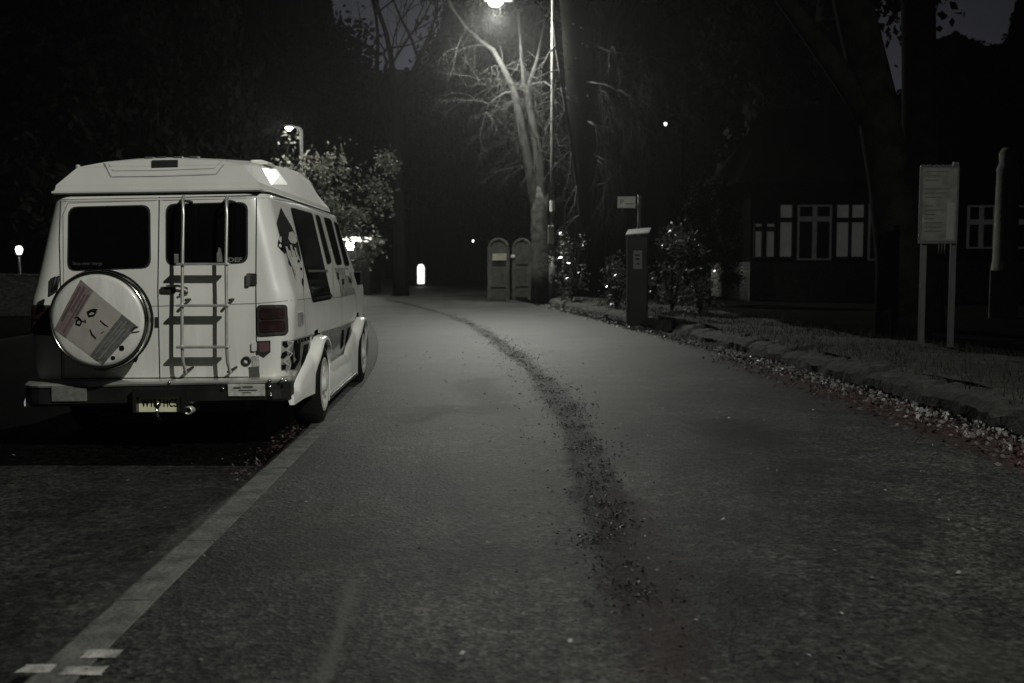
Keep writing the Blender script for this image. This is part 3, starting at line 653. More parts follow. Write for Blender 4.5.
# wheels
def wheel(sx, wy):
    w0 = empty('wheel', (sx * .93, wy, WR), 0); w0.parent = van
    tw = .115; p = [(.215, -tw), (.30, -tw - .004), (.338, -tw + .012), (WR, -tw + .03), (WR, tw - .03), (.338, tw - .012), (.30, tw + .004), (.215, tw), (.21, tw - .01), (.21, -tw + .01), (.215, -tw)]
    MB().lathe(p, (0, 0, 0), 'X', 40).build('tyre', M['tyre'], w0)
    s = sx; rim = MB().lathe([(.235, s * (tw + .006)), (.215, s * (tw + .014)), (.192, s * (tw - .03)), (.15, s * (tw - .045)), (.10, s * (tw - .015)), (.07, s * (tw + .0)), (.062, s * (tw + .02)), (.04, s * (tw + .03)), (0, s * (tw + .032))], (0, 0, 0), 'X', 32)
    for k in range(8):
        t = 2 * math.pi * k / 8; rim.tube([(s * (tw - .03), .06 * math.cos(t), .06 * math.sin(t)), (s * (tw - .018), .19 * math.cos(t), .19 * math.sin(t))], [.022, .016], 6)
    rim.build('rim', M['rimm'], w0)
    return w0
for sx in (1, -1):
    for wy in WHEELS: wheel(sx, wy)
# flared side skirts
def skirt(sx):
    m_ = MB(); ysk = np.linspace(-.02, 4.92, 150); rows = []
    for y in ysk:
        zu = .44; zl = .35 - .02 * y if y < 1.22 else (.165 if y < 4.3 else .30); outx = .055
        for wy in WHEELS:
            d = abs(y - wy)
            up = .79 - .35 * min(1, max(0, (d - .12) / .85)) ** 1.1 if d < .97 else .44
            zu = max(zu, up); 
            if d < .405: zl = max(zl, .35 + math.sqrt(.405 ** 2 - d * d))
            outx = max(outx, .095 - .04 * min(1, max(0, (d - .25) / .5)))
        rows.append((y, zu, zl, outx))
    for y, zu, zl, ox in rows:
        for t, o_, in ((0, -.004), (.10, ox * .45), (.3, ox * .8), (.65, ox), (1.0, ox), (1.0, ox - .035)):
            z = zu + (zl - zu) * t + (.012 if o_ == ox - .03 else 0); m_.v.append(tuple((sx * (w_(max(z, .5)) + o_), y, z)))
    n_ = 6
    for j in range(len(rows) - 1):
        for i in range(n_ - 1): m_.f.append((j * n_ + i, j * n_ + i + 1, (j + 1) * n_ + i + 1, (j + 1) * n_ + i)); m_.sm.append(i < 3)
    m_.f.append(tuple(range(n_))); m_.sm.append(False)
    o = m_.build('side_skirt', M['kit'], van)
    return o
skirt(1); skirt(-1)
rbm = MB().box((.96, 1.75, .165), (1.035, 3.8, .20), .006).build('running_board', M['grey'], van)
MB().box((-1.035, 1.75, .165), (-.96, 3.8, .20), .006).build('running_board', M['grey'], van)
# mirrors
for sx in (1, -1):
    mi = MB().box((sx * 1.0 - .05, 4.28, 1.16), (sx * 1.0 + .04, 4.36, 1.32), .015).build('wing_mirror', M['black'], van)
    MB().box((sx * 1.0 - .04, 4.274, 1.175), (sx * 1.0 + .03, 4.281, 1.305)).build('mirror_glass', M['glass'], mi)
    MB().tube([(sx * .9, 4.36, 1.2), (sx * 1.0, 4.34, 1.3)], .012).build('mirror_arm', M['black'], mi)
# front: grille, headlights, bumper
MB().box((-.5, 5.1, .6), (.5, 5.13, .88), .01).build('grille', M['dark_metal'], van)
for sx in (1, -1): MB().box((sx * .68 - .12, 5.09, .62), (sx * .68 + .12, 5.13, .82), .02).build('headlight', M['chrome'], van)
MB().box((-.95, 5.05, .36), (.95, 5.2, .54), .03).build('front_bumper', M['bump'], van)
# spare wheel on the rear door
SC = VMI @ P(97, 320.5, VY - .36); SCX, SCZ = SC.x, SC.z
sp = empty('spare_wheel', (SCX, 0, SCZ)); sp.parent = van
MB().lathe([(.12, -.13), (.26, -.135), (.32, -.155), (.352, -.19), (.365, -.23), (.368, -.27), (.36, -.30), (.325, -.31)], (0, 0, 0), 'Y', 56).build('tyre', M['tyre'], sp)
MB().lathe([(.362, -.285), (.362, -.30), (.352, -.325), (.338, -.338), (.328, -.332), (.325, -.318)], (0, 0, 0), 'Y', 64).build('chrome_band', M['chrome'], sp)
MB().lathe([(.33, -.322), (.325, -.336), (.30, -.345), (.2, -.356), (.1, -.361), (.001, -.362)], (0, 0, 0), 'Y', 64).build('cover', M['white'], sp)
MB().lathe([(.0, -.14), (.14, -.14), (.14, 0.02), (0, .02)], (0, 0, 0), 'Y', 20).build('carrier', M['black'], sp)
# banner stuck on the cover: rotated rectangle (pixels measured around the centre)
def cov(px, py, off=.0):
    X, Z = (VMI @ P(px, py, VY - .36)).x - SCX, (VMI @ P(px, py, VY - .36)).z - SCZ
    rr_ = math.hypot(X, Z); return Vector((X, float(np.interp(rr_, [0, .1, .2, .3, .325], [-.362, -.361, -.356, -.345, -.336])) - off, Z))
def cpoly(name, pts, off, m, sub=6, parent=None):
    bm = bmesh.new(); bm.faces.new([bm.verts.new((p[0], p[1], 0)) for p in pts])
    for ax in (0, 1):
        v = [p[ax] for p in pts]; lo, hi = min(v), max(v); k = max(1, int((hi - lo) / sub))
        for i in range(1, k):
            c = lo + (hi - lo) * i / k
            bmesh.ops.bisect_plane(bm, geom=bm.verts[:] + bm.edges[:] + bm.faces[:], plane_co=(c, 0, 0) if ax == 0 else (0, c, 0), plane_no=(1, 0, 0) if ax == 0 else (0, 1, 0))
    for v in bm.verts: v.co = cov(v.co.x, v.co.y, off)
    bmesh.ops.recalc_face_normals(bm, faces=bm.faces)
    me = bpy.data.meshes.new(name); bm.to_mesh(me); bm.free(); me.materials.append(m); o = bpy.data.objects.new(name, me); COL.objects.link(o); o.parent = parent or sp; return o
A, B, C_, D_ = Vector((80.5, 279.5)), Vector((137, 326.5)), Vector((102.5, 365)), Vector((55, 329))   # top, right, bottom, left
def q2(u, v): return (A.lerp(B, u)).lerp(D_.lerp(C_, u), v)     # u along the long side, v across
def qb(u0, u1, v0, v1): return [q2(u0, v0), q2(u1, v0), q2(u1, v1), q2(u0, v1)]
cpoly('banner', qb(0, 1, 0, 1), .002, M['banner2'])
cpoly('banner_band', qb(0, .24, 0, 1), .004, M['banner1'])
cpoly('banner_band', qb(.74, 1.0, 0, 1), .004, M['banner3'])
for u0, u1, v0, v1 in ((.03, .07, .1, .8), (.09, .13, .05, .55), (.15, .18, .15, .95), (.20, .225, .1, .6)): cpoly('banner_print', qb(u0, u1, v0, v1), .006, M['bandtxt'])
for u0, u1, v0, v1 in ((.79, .805, .1, .9), (.84, .855, .05, .7), (.88, .90, .2, .95), (.94, .95, .1, .6)): cpoly('banner_print', qb(u0, u1, v0, v1), .006, M['bandtxt2'])
def stroke(pts, wid, m=M['ink'], name='ink_mark'):
    mb = MB(); H3 = [cov(x, y, .0075) for x, y in pts]; vs = []
    for i, p in enumerate(H3):
        d = (H3[min(i + 1, len(H3) - 1)] - H3[max(i - 1, 0)]).normalized(); s = Vector((0, -1, 0)).cross(d).normalized() * wid / 2 * (.6 if i in (0, len(H3) - 1) else 1); vs += [p + s, p - s]
    mb.add(vs, [(2 * i, 2 * i + 1, 2 * i + 3, 2 * i + 2) for i in range(len(H3) - 1)]); mb.build(name, m, sp)
stroke([(76, 318), (79, 317), (83, 321), (81, 325), (77.5, 324), (78, 320), (82, 319)], .013); stroke([(84, 321), (87, 322), (86, 319)], .01)
stroke([(88, 312), (92, 310), (97, 312), (95, 315), (90, 316), (89, 313), (94, 309.5), (98.5, 309.5)], .014)
stroke([(91, 329), (93, 334), (97, 338.5)], .010); stroke([(101, 320), (105, 324), (109, 326.5)], .008); stroke([(102, 333), (105, 331)], .007)
cpoly('ink_spot', rr_poly([(119, 345.5), (124, 345.5), (124, 351), (119, 351)], 2.4), .003, M['ink']); cpoly('ink_spot', rr_poly([(110.5, 356), (115, 356), (115, 360), (110.5, 360)], 2), .003, M['ink'])
stroke([(131, 331), (134, 328), (138, 327)], .012); stroke([(132, 332.5), (139, 331.5)], .012)
# strap ends beside the cover
for (x0, y0, x1, y1) in ((52, 292, 56, 277), (56, 290, 59, 276), (135, 362, 139, 352)):
    a, b = VMI @ P(x0, y0, VY - .24), VMI @ P(x1, y1, VY - .24); MB().tube([a, b], .011, 6).build('strap', M['black'], sp).location = (-SCX, 0, -SCZ)
# ladder
ld = empty('ladder', (0, 0, 0)); ld.parent = van
def lp(px, py, y): v = VMI @ P(px, py, VY + y); return v
for x0, xb in ((183, 182), (226.5, 226.5)):
    pts = [lp(x0 + 1, 197.5, .05), lp(x0 + .5, 196.5, -.03), lp(x0, 199, -.085), lp(x0, 215, -.11), lp(x0 - .5, 260, -.12), lp(xb, 306, -.135), lp(xb, 345, -.14), lp(xb + 1, 362, -.14), lp(xb + 3, 370, -.12), lp(xb + 4, 372, -.02)]
    MB().tube(pts, .0125, 8).build('rail', M['alu'], ld)
for y_, yy in ((264.5, -.125), (306, -.137), (347.5, -.142)):
    a, b = lp(177, y_ + .3, yy), lp(229, y_ - .8, yy)
    t = MB(); t.box((a.x, yy - .035, min(a.z, b.z) - .004), (b.x, yy + .03, max(a.z, b.z) + .006), .004); t.build('tread', M['alu'], ld)
for px_ in (183, 226.5):
    for py_ in (201, 300):
        a = lp(px_ + 3, py_, -.09); MB().tube([(a.x, -.105, a.z), (a.x, .06 if py_ < 250 else .01, a.z)], .011, 6).build('bracket', M['black'], ld)
    a = lp(px_ + 8, 368, -.05); b = lp(px_ + 1, 372, -.1); MB().tube([(a.x, .005, a.z), (b.x, -.11, b.z)], .009, 6).build('bracket', M['black'], ld)
# stickers inside the rear windows
patch('window_sticker', [(173.5, 254), (179, 254), (179, 263.3), (173.5, 263.5)], .011, M['dimsticker'], r=1)
patch('window_sticker', [(219, 247.5), (221, 248.5), (222.5, 256), (223, 262), (216, 262), (216.5, 254), (218, 252)], .011, M['dimsticker'])
h, nn = onbody(235.5, 260); text('DEF', .045, h + Vector((0, -.013, 0)), M['dimsticker'], van, rot=(R(86), 0, 0), sx=1.35, bold=.0015)
h, nn = onbody(88, 263.5); text('Stop over things', .035, h + Vector((0, -.013, 0)), mat('sticker_faint', g(.05), .6), van, rot=(R(86), 0, 0), sx=.95)

# ------------------------------------------------------------------ trees
def fork(mb, tw, p, d, L, r, lev, rnd, droop=0.0, minr=.008):
    n = 4; pts = [p]; rs = [r]; dd = d.normalized()
    for i in range(n):
        dd = (dd + Vector((rnd.uniform(-1, 1), rnd.uniform(-1, 1), rnd.uniform(-1, 1))) * .16 + Vector((0, 0, -droop))).normalized()
        p = p + dd * L / n; pts.append(p); rs.append(r * (1 - .42 * (i + 1) / n))
    (mb if lev > 2 else tw).tube(pts, rs, 7 if lev > 2 else 4, cap=False)
    if lev <= 0 or r < minr: return
    for k in range(rnd.choice((2, 3, 3))):
        q = pts[rnd.choice((2, 3, 4))] if k else pts[-1]
        nd = (dd + Vector((rnd.uniform(-1, 1), rnd.uniform(-1, 1), rnd.uniform(-.5, .8))) * (.55 if k == 0 else .95)).normalized()
        fork(mb, tw, q, nd, L * rnd.uniform(.62, .85), r * (.6 if k == 0 else .45), lev - 1, rnd, droop, minr)
def bare_tree(loc, h, r, seed, label, group=None, lev=6, m='bark_dark', tm=None, lean=(0, 0), droop=0.0, cat='tree'):
    rnd = random.Random(seed); o = empty('bare_tree', loc, label=label, cat=cat, group=group)
    tk = MB(); tr = MB(); tw = MB()
    pts = [Vector((lean[0] * t * h + .06 * math.sin(3 * t + seed), lean[1] * t * h, t * h * .45)) for t in np.linspace(0, 1, 8)]
    tk.tube(pts, [r * (1.35 if i == 0 else 1 - .04 * i) for i in range(8)], 12); tk.build('trunk', M[m], o)
    for k in range(4):
        a = 2 * math.pi * k / 4 + rnd.uniform(-.5, .5); d = Vector((math.cos(a) * .5, math.sin(a) * .5, 1)); fork(tr, tw, pts[-1 - (k % 3)], d, h * .24, r * .55, lev, rnd, droop)
    tr.build('branches', M[m], o); tw.build('twigs', M[tm or m], o); return o

# lit tree by the lamp
LY = 36.0
lt = empty('lit_tree', tuple(P(542, 300, LY) * 1.0), label='bare forked tree lit pale by the street lamp above it', cat='tree'); lt.location.z = 0
L0 = Vector(lt.location)
def lpth(q, Y=LY): return [P(x, y, Y + (dz[0] if dz else 0)) - L0 for x, y, *dz in q]
rnd = random.Random(11); tk = MB(); tr = MB(); tw = MB()
b0 = P(543, 300, LY) - L0; b0.z = -.1
tk.tube([b0] + lpth([(542, 270), (541, 240), (540, 225), (539, 208), (538.5, 186)]), [.44, .37, .34, .33, .28, .16], 14)
main = [[(540, 236), (535.5, 200), (529, 165), (522, 130), (516, 100), (513, 88), (503, 68), (493, 50), (482, 42), (466, 28), (452, 8), (440, -20)],
        [(541, 238), (541, 205), (537, 150), (530, 110), (524, 84), (521, 50), (518, 10)], [(542, 236), (541.5, 205), (541, 160), (533, 120), (527, 90), (537, 60), (545, 20, 1)],
        [(543, 240), (545, 200), (548, 160, 1), (546, 130, 1), (556, 100, 1)], [(516, 92), (505, 93), (496, 98), (489, 104), (486, 112)], [(520, 88), (533, 84), (545, 82, -1), (556, 90, -2), (563, 100, -2)]]
for q in main:
    pts = lpth(q); r0 = .25 if q[0][1] > 150 else .08; tr.tube(pts, [r0 * (1 - .86 * (i / (len(pts) - 1)) ** .6) for i in range(len(pts))], 8)
    for i in range(2, len(pts)):
        for k in range(4 if pts[i].z < 8 else 2):
            d = Vector((rnd.uniform(-1, 1), rnd.uniform(-.8, .8), rnd.uniform(-.5, .7))); fork(tr, tw, pts[i], d, rnd.uniform(.5, 1.1), .015, 4, rnd, .12, .0025)
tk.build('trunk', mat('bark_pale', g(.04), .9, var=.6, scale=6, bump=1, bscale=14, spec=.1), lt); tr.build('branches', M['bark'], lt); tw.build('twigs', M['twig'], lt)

# big dark trunk beside the lamp column with a climbing stem and drooping lit twigs
dt = empty('ivy_tree', tuple(P(592, 300, 33.5)), label='tall dark trunk with a climbing stem right of the lamp column', cat='tree'); dt.location.z = 0; L0 = Vector(dt.location)
tk = MB(); b0 = P(594, 300, 33.5) - L0; b0.z = -.1
tk.tube([b0] + lpth([(592, 260), (589, 190), (584, 120), (579, 60), (574, 0), (570, -60), (566, -150)], 33.5), [.7, .56, .52, .50, .48, .46, .42, .3], 14); tk.build('trunk', M['bark_black'], dt)
tr = MB(); tw = MB()
cs = lpth([(583, 240), (580, 215), (577, 185), (572, 150), (566, 110), (560, 70), (556, 45), (553, 20)], 33.0); tr.tube(cs, [.05, .05, .055, .06, .06, .06, .05, .03], 7)
for i in range(1, 7):
    for k in range(2): fork(tr, tw, cs[i], Vector((rnd.uniform(-1.2, .1), rnd.uniform(-.6, .3), rnd.uniform(-.8, .3))), .8, .025, 3, rnd, .12, .004)
for q in ([(580, 82), (600, 84), (618, 90), (640, 100), (665, 115)], [(588, 84), (606, 92), (622, 110), (636, 128)], [(585, 40), (610, 52), (640, 55), (680, 62)], [(590, 150), (604, 160), (612, 175), (610, 195)], [(586, 118), (596, 126), (602, 140), (598, 160)], [(592, 190), (606, 183), (620, 170), (622, 150)]):
    q = [(q[0][0] - 6, q[0][1] - 2, .9)] + [(a_, b_, -.1 * i) for i, (a_, b_) in enumerate(q[1:])]; pts = lpth(q, 32.6); tr.tube(pts, [.05, .034, .024, .015, .009][:len(pts)], 6)
    for i in range(1, len(pts)):
        for k in range(5): fork(tr, tw, pts[i], Vector((rnd.uniform(-.2, 1), rnd.uniform(-.6, .4), rnd.uniform(-1, .2))), .8, .014, 3, rnd, .2, .003)
tr.build('climbing_stem', M['bark'], dt); tw.build('twigs', M['twig'], dt)
lfn = lambda: tuple(Vector((random.gauss(0, .6), random.gauss(0, .5), random.uniform(.5, 13))) + Vector((-.04 * 0, 0, 0)))
leafs(900, lambda: (lambda z: (random.gauss(-.045 * z, .42), random.gauss(0, .42), z))(random.uniform(.3, 12)), .07, M['leaf_dark'], 'ivy', dt)

# right-hand trunks on the verge
def trunk_tree(name, q, Y, rad, label, br=(), seed=1, grp=None):
    b = P(q[0][0], q[0][1], Y); o = empty(name, (b.x, b.y, .2), label=label, cat='tree', group=grp); L0 = Vector(o.location)
    pts = [P(x, y, Y) - L0 for x, y in q]; pts[0].z = 0; tk = MB(); tk.tube(pts, rad, 14); tk.build('trunk', M['bark_dark'], o)
    tr = MB(); tw = MB(); rn = random.Random(seed)
    for b_, r0 in br:
        pp = [P(x, y, Y + .0) - L0 for x, y in b_]; tr.tube(pp, [r0 * (1 - .5 * i / (len(pp) - 1)) for i in range(len(pp))], 10)
        fork(tr, tw, pp[-1], pp[-1] - pp[-2], 1.4, r0 * .5, 4, rn, 0)
    for k in range(5): fork(tr, tw, pts[-1], Vector((rn.uniform(-1, 1), rn.uniform(-1, 1), rn.uniform(.1, 1))), 2.2, rad[-1] * .6, 5, rn, 0)
    tr.build('branches', M['bark_dark'], o); tw.build('twigs', M['bark_dark'], o); return o
trunk_tree('leaning_tree', [(903, 332), (898, 260), (889, 180), (876, 100), (859, 30), (846, -30), (830, -120)], 16, [.42, .33, .31, .30, .29, .28, .22], 'dark leaning trunk with a diagonal limb in front of the house', [([(872, 120), (845, 80), (812, 35), (785, 0), (760, -40)], .2)], 3)
trunk_tree('upright_tree', [(920, 332), (921, 250), (920, 150), (919, 60), (918, -20), (916, -120)], 17.5, [.40, .31, .29, .27, .27, .22], 'dark upright trunk standing behind the notice board', [], 5)
bare_tree((-4.6, 43, 0), 17, .26, 21, 'dark bare tree whose branches hang against the sky patch', lev=6, droop=.03, m='bark_black')
bare_tree((3.3, 41, 0), 18, .3, 31, 'dark bare tree behind the lamp-lit forked tree', lev=6, droop=.03, m='bark_black')

# leafy tree behind the van
lf = empty('leafy_tree', (-4.75, 27.2, 0), label='small leafy tree lit by the street lamp beyond the van', cat='tree')
tk = MB(); tk.tube([(0, 0, 0), (.05, 0, .8), (-.05, .05, 1.6), (.05, 0, 2.6), (0, 0, 3.6)], [.11, .09, .08, .06, .03], 8)
for k in range(10):
    a = k * 2.4; z = 1.0 + k * .22; tk.tube([(0, 0, z), (.5 * math.cos(a), .5 * math.sin(a), z + .35), (1.0 * math.cos(a), 1.0 * math.sin(a), z + .5)], [.04, .025, .01], 5)
tk.build('trunk', M['bark'], lf)
lobes = [(-1.15, -.3, 3.0, .42), (-.75, -.4, 3.55, .45), (-.15, -.2, 3.7, .5), (.3, 0, 3.95, .4), (.2, -.2, 3.1, .6), (.75, 0, 3.3, .45), (.9, 0, 2.5, .5), (.3, 0, 2.3, .6), (-.6, 0, 2.5, .6), (-.9, 0, 3.0, .5), (1.3, .1, 2.9, .3), (.3, 0, 1.6, .5), (-.4, 0, 1.5, .5), (1.0, 0, 1.7, .35), (1.3, .1, 3.3, .3), (-1.2, -.3, 3.3, .35), (-1.0, -.4, 3.7, .3)]
lobes += [(random.gauss(.0, .75), random.gauss(-.1, .3), random.uniform(1.6, 4.0), random.uniform(.12, .3)) for _ in range(22)]
def lob():
    x, y, z, r_ = random.choice(lobes); v = Vector((random.gauss(0, 1), random.gauss(0, 1), random.gauss(0, 1))) * r_ * .62; return (x + v.x, y + v.y, z + v.z * .9)
leafs(3600, lob, .055, M['leaf'], 'crown', lf, aspect=.7)

# shrubs behind the low wall
def shrub(px, py0, py1, Y, w, n, label):
    a = P(px, py1, Y); o = empty('shrub', (a.x, a.y, .25), label=label, cat='shrub', group='glossy shrubs behind the low wall'); top = P(px, py0, Y).z - .25
    st = MB()
    for k in range(9):
        t = random.uniform(-1, 1); st.tube([(0, 0, 0), (t * w * .4, random.uniform(-.2, .2), top * .4), (t * w * .9, random.uniform(-.3, .3), top * random.uniform(.6, .95))], [.025, .016, .006], 5)
    st.build('stems', M['bark_dark'], o)
    cl = [(random.gauss(0, w * .5), random.gauss(0, w * .35), top * random.uniform(.1, .92)) for _ in range(int(16 + w * 8))]
    def f():
        c = random.choice(cl); return (c[0] + random.gauss(0, .11), c[1] + random.gauss(0, .11), max(.03, c[2] + random.gauss(0, .13)))
    leafs(n, f, .062, M['leaf_glossy'], 'foliage', o, aspect=.42); return o
shrub(572, 232, 296, 31, .55, 700, 'tall glossy-leaved shrub right of the lamp column')
shrub(617, 258, 306, 26, .45, 480, 'small glossy-leaved shrub left of the parking ticket machine')
shrub(672, 224, 306, 24, .62, 900, 'large glossy-leaved shrub right of the parking ticket machine')
shrub(700, 262, 312, 23, .35, 260, 'sparse low shrub furthest along behind the ticket machine')

# dense dark trees: one crown, copied
def dense(loc, h, label, w=4.2, rz=0):
    o = empty('dense_tree', loc, rz, label=label, cat='tree', group='dense dark trees around the road')
    tk = MB(); tk.tube([(0, 0, 0), (.1, 0, h * .4), (0, 0, h * .8)], [.42, .3, .1], 10)
    for k in range(9):
        a = k * 2.4; z = h * (.3 + .06 * k); tk.tube([(0, 0, z), (w * .4 * math.cos(a), w * .4 * math.sin(a), z + 1), (w * .75 * math.cos(a), w * .75 * math.sin(a), z + 1.6)], [.12, .08, .03], 6)
    tk.build('trunk', M['bark_dark'], o)
    lb = []
    for k in range(44):
        z = random.uniform(.14, .95); rr_ = w * math.sin(min(1, (1 - z) * 1.6 + .15) * math.pi / 2) * math.sqrt(random.random()); a = random.uniform(0, 6.28)
        lb.append((rr_ * math.cos(a), rr_ * math.sin(a), z * h, random.uniform(.8, 1.5)))
    def f():
        x, y, z, r_ = random.choice(lb); return (x + random.gauss(0, r_ * .5), y + random.gauss(0, r_ * .5), max(.2, z + random.gauss(0, r_ * .5)))
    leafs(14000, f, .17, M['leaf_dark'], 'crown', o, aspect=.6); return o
LB = 'dark evergreen tree in the unlit belt beyond the road'
protos = [dense((-17, 34, 0), 17, 'dark evergreen tree behind the van at the far side'), dense((-9.5, 50, 0), 13, 'dark evergreen tree beyond the garage roof')]
for i, (x, y, s, sz) in enumerate([(-24, 46, 1.1, 1.15), (-31, 60, 1.3, 1.3), (-18, 52, 1.1, 1.35), (-12.8, 38, .8, .95), (-27, 38, 1, 1.2), (2, 64, 1.1, 1.35), (8, 55, 1.1, 1.35), (12, 48, 1.0, 1.3), (14, 60, 1.1, 1.35), (-2, 70, 1.1, 1.3), (11, 38, .9, 1.15), (20, 50, 1.0, .56), (26, 52, 1.0, .6), (36, 50, 1.2, 1.1), (22, 34, .9, 1.0)]):
    dup(protos[i % 2], loc=(x, y, 0), rz=i * 1.7, scale=(s, s, sz * (1 if i % 2 == 0 else 17 / 13)), label=LB)
dup(protos[0], loc=(5.15, 27.6, .2), rz=.8, scale=(.19, .19, .20), label='added dark evergreen bush blocking lamp light at the near house corner')  # bush added to cover the lamp-lit end wall and block the lamp
# far wood, one mass
fw = MB(); prof = [(-700, -60), (250, -80), (325, -40), (338, 35), (350, 62), (380, 74), (410, 70), (432, 62), (450, -20), (830, -60), (862, -20), (872, 70), (885, 98), (905, 90), (925, 45), (945, 38), (955, 33), (975, 42), (1000, 47), (1010, 20), (1040, -60), (1700, -60)]
xs = np.linspace(-700, 1700, 500); tops = np.interp(xs, [p[0] for p in prof], [p[1] for p in prof])
vs = []; YF = 85
for i, (x, t) in enumerate(zip(xs, tops)):
    tp = P(x, t + random.gauss(0, 2.0), YF); vs += [(tp.x, YF + random.uniform(-.5, .5), -.1), (tp.x, YF + random.uniform(-2, 0), tp.z * .5), (tp.x, YF, tp.z)]
fw.add(vs, [(i * 3 + j, i * 3 + 3 + j, i * 3 + 4 + j, i * 3 + 1 + j) for i in range(len(xs) - 1) for j in range(2)])
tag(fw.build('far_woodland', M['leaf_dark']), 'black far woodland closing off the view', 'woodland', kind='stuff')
def fwl():
    x = random.uniform(-300, 1300); t = float(np.interp(x, [p[0] for p in prof], [p[1] for p in prof])); return tuple(P(x, t + abs(random.gauss(0, 12)) - 2, YF - 1 - random.random()))
tag(leafs(6000, fwl, .22, M['leaf_dark'], 'far_foliage'), 'ragged leafy edge of the far woodland', 'woodland', kind='stuff')

# ------------------------------------------------------------------ street lamps
LX, LYY = (552 - CX) / F * 34, 34.0
sl = empty('street_lamp', (LX, LYY, 0), label='tall street lamp burning above the path, column left of the dark trunk', cat='street lamp')
tb = MB(); tb.tube([(0, 0, 0), (0, 0, 1.6)], .10, 12); tb.tube([(0, 0, 1.6), (0, 0, 5), (0, 0, 9.7), (-.15, 0, 10.0), (-.5, 0, 10.12), (-1.35, 0, 9.78)], [.075, .068, .055, .05, .045, .04], 12); tb.build('column', M['pole'], sl)
hd = MB(); hd.box((-2.2, -.16, 9.62), (-1.25, .16, 9.80), .05); hd.build('lamp_head', M['dark_metal'], sl)
MB().lathe([(.0, -.16), (.12, -.14), (.22, -.06), (.24, 0)], (-1.82, 0, 9.62), 'Z', 20).build('lens', M['lamp'], sl)
MB().box((-.14, -.12, 1.95), (.06, .1, 2.55), .02).build('control_box', M['boardp'], sl)
MB().lathe([(.085, 0), (.085, .35)], (0, 0, 3.0), 'Z', 14).build('reflective_band', M['sign'], sl)
def light(name, loc, power, rad, col=(1, 1, .93), parent=None, spot=None):
    d = bpy.data.lights.new(name, 'SPOT' if spot else 'POINT'); d.energy = power; d.color = col; d.shadow_soft_size = rad
    if spot: d.spot_size = R(spot); d.spot_blend = .5
    o = bpy.data.objects.new(name, d); COL.objects.link(o); o.location = loc; return o
light('street_lamp_light', (LX - 1.82, LYY, 9.3), 5200, .15, spot=168)
light('street_lamp_glow', (LX - 1.82, LYY - .4, 9.4), 1300, .15)
nl_ = light('near_lamp_light', (6.2, -2.0, 9.0), 6000, .12, spot=92); nl_.data.spot_blend = 1; nl_.rotation_euler = (Vector((-2.4, 8.2, 1.2)) - Vector((6.2, -2, 9))).to_track_quat('-Z', 'Y').to_euler()

# second lamp behind the leafy tree
a = P(301, 130, 27.4)
s2 = empty('street_lamp', (a.x, a.y, 0), label='short street lamp rising behind the van roof beside the leafy tree', cat='street lamp')
MB().tube([(0, 0, 0), (0, 0, 2), (0, 0, a.z), (-.06, 0, a.z + .06), (-.26, -.02, a.z + .1)], [.06, .05, .04, .035, .03], 10).build('column', M['pole'], s2)
MB().box((-.42, -.06, a.z + .06), (-.2, .06, a.z + .13), .02).build('lamp_head', M['dark_metal'], s2)
MB().lathe([(.0, -.08), (.06, -.06), (.09, 0)], (-.31, 0, a.z + .06), 'Z', 14).build('lens', M['lamp'], s2)
light('second_lamp_light', (a.x - .31, a.y - .9, a.z - .1), 75, .06)
def twl(): return (a.x - .3 + random.gauss(0, .16), a.y - .1 + random.gauss(0, .1), a.z - .25 + random.gauss(0, .14))
sp_ = empty('sapling', (a.x - .9, a.y + .3, 0), label='thin sapling with a few leaves under the short lamp head', cat='tree')
MB().tube([(0, 0, 0), (.1, 0, 2), (.35, -.2, 3.6), (.6, -.3, a.z - .3)], [.04, .03, .02, .008], 6).build('trunk', M['bark'], sp_)
leafs(22, lambda: tuple(Vector(twl()) - Vector(sp_.location)), .055, M['leaf'], 'crown', sp_, aspect=.7)
# globe lamp far left, behind a low wall
a = P(19, 249.5, 30); gl_ = empty('globe_lamp', (a.x, a.y, 0), label='round globe lamp on a short post left of the van', cat='lamp')
MB().tube([(0, 0, 0), (0, 0, a.z - .2)], .03, 10).build('post', M['dark_metal'], gl_); MB().lathe([(.05, -.2), (.08, -.17), (.09, -.14)], (0, 0, a.z), 'Z', 12).build('collar', M['dark_metal'], gl_)
MB().lathe([(.0, .1), (.07, .08), (.1, 0), (.075, -.07), (.05, -.14)], (0, 0, a.z), 'Z', 20).build('globe', M['lamp2'], gl_)
light('globe_light', (a.x, a.y - .3, a.z), 3, .1)
wl_ = MB(); wl_.box((-24, 28, -.06), (-12.2, 28.3, 1.0)); wl_.box((-24.05, 27.95, 1.0), (-12.15, 28.35, 1.06)); tag(wl_.build('garden_wall', M['brick']), 'low garden wall in front of the globe lamp', 'wall')
# distant lamps
def far_lamp(px, py, Y, label, s=.5):
    a = P(px, py, Y); o = empty('distant_lamp', (a.x, a.y, 0), label=label, cat='street lamp', group='distant street lamps')
    MB().tube([(.5, 0, 0), (.5, 0, a.z), (.3, 0, a.z + .15), (0, 0, a.z + .12)], .03, 8).build('column', M['bark_black'], o); MB().lathe([(0, -.3 * s), (.2 * s, -.2 * s), (.22 * s, .2 * s), (0, .3 * s)], (0, 0, a.z), 'Z', 12).build('lens', M['lamp2'], o)
far_lamp(665.5, 124, 30, 'tiny bright lamp high above the sign on its post', .16)
far_lamp(560.5, 233.5, 33, 'tiny low lamp above the shrub right of the lamp column', .16)
far_lamp(473, 241, 60, 'dim distant lamp left of the arched gate piers', .2)
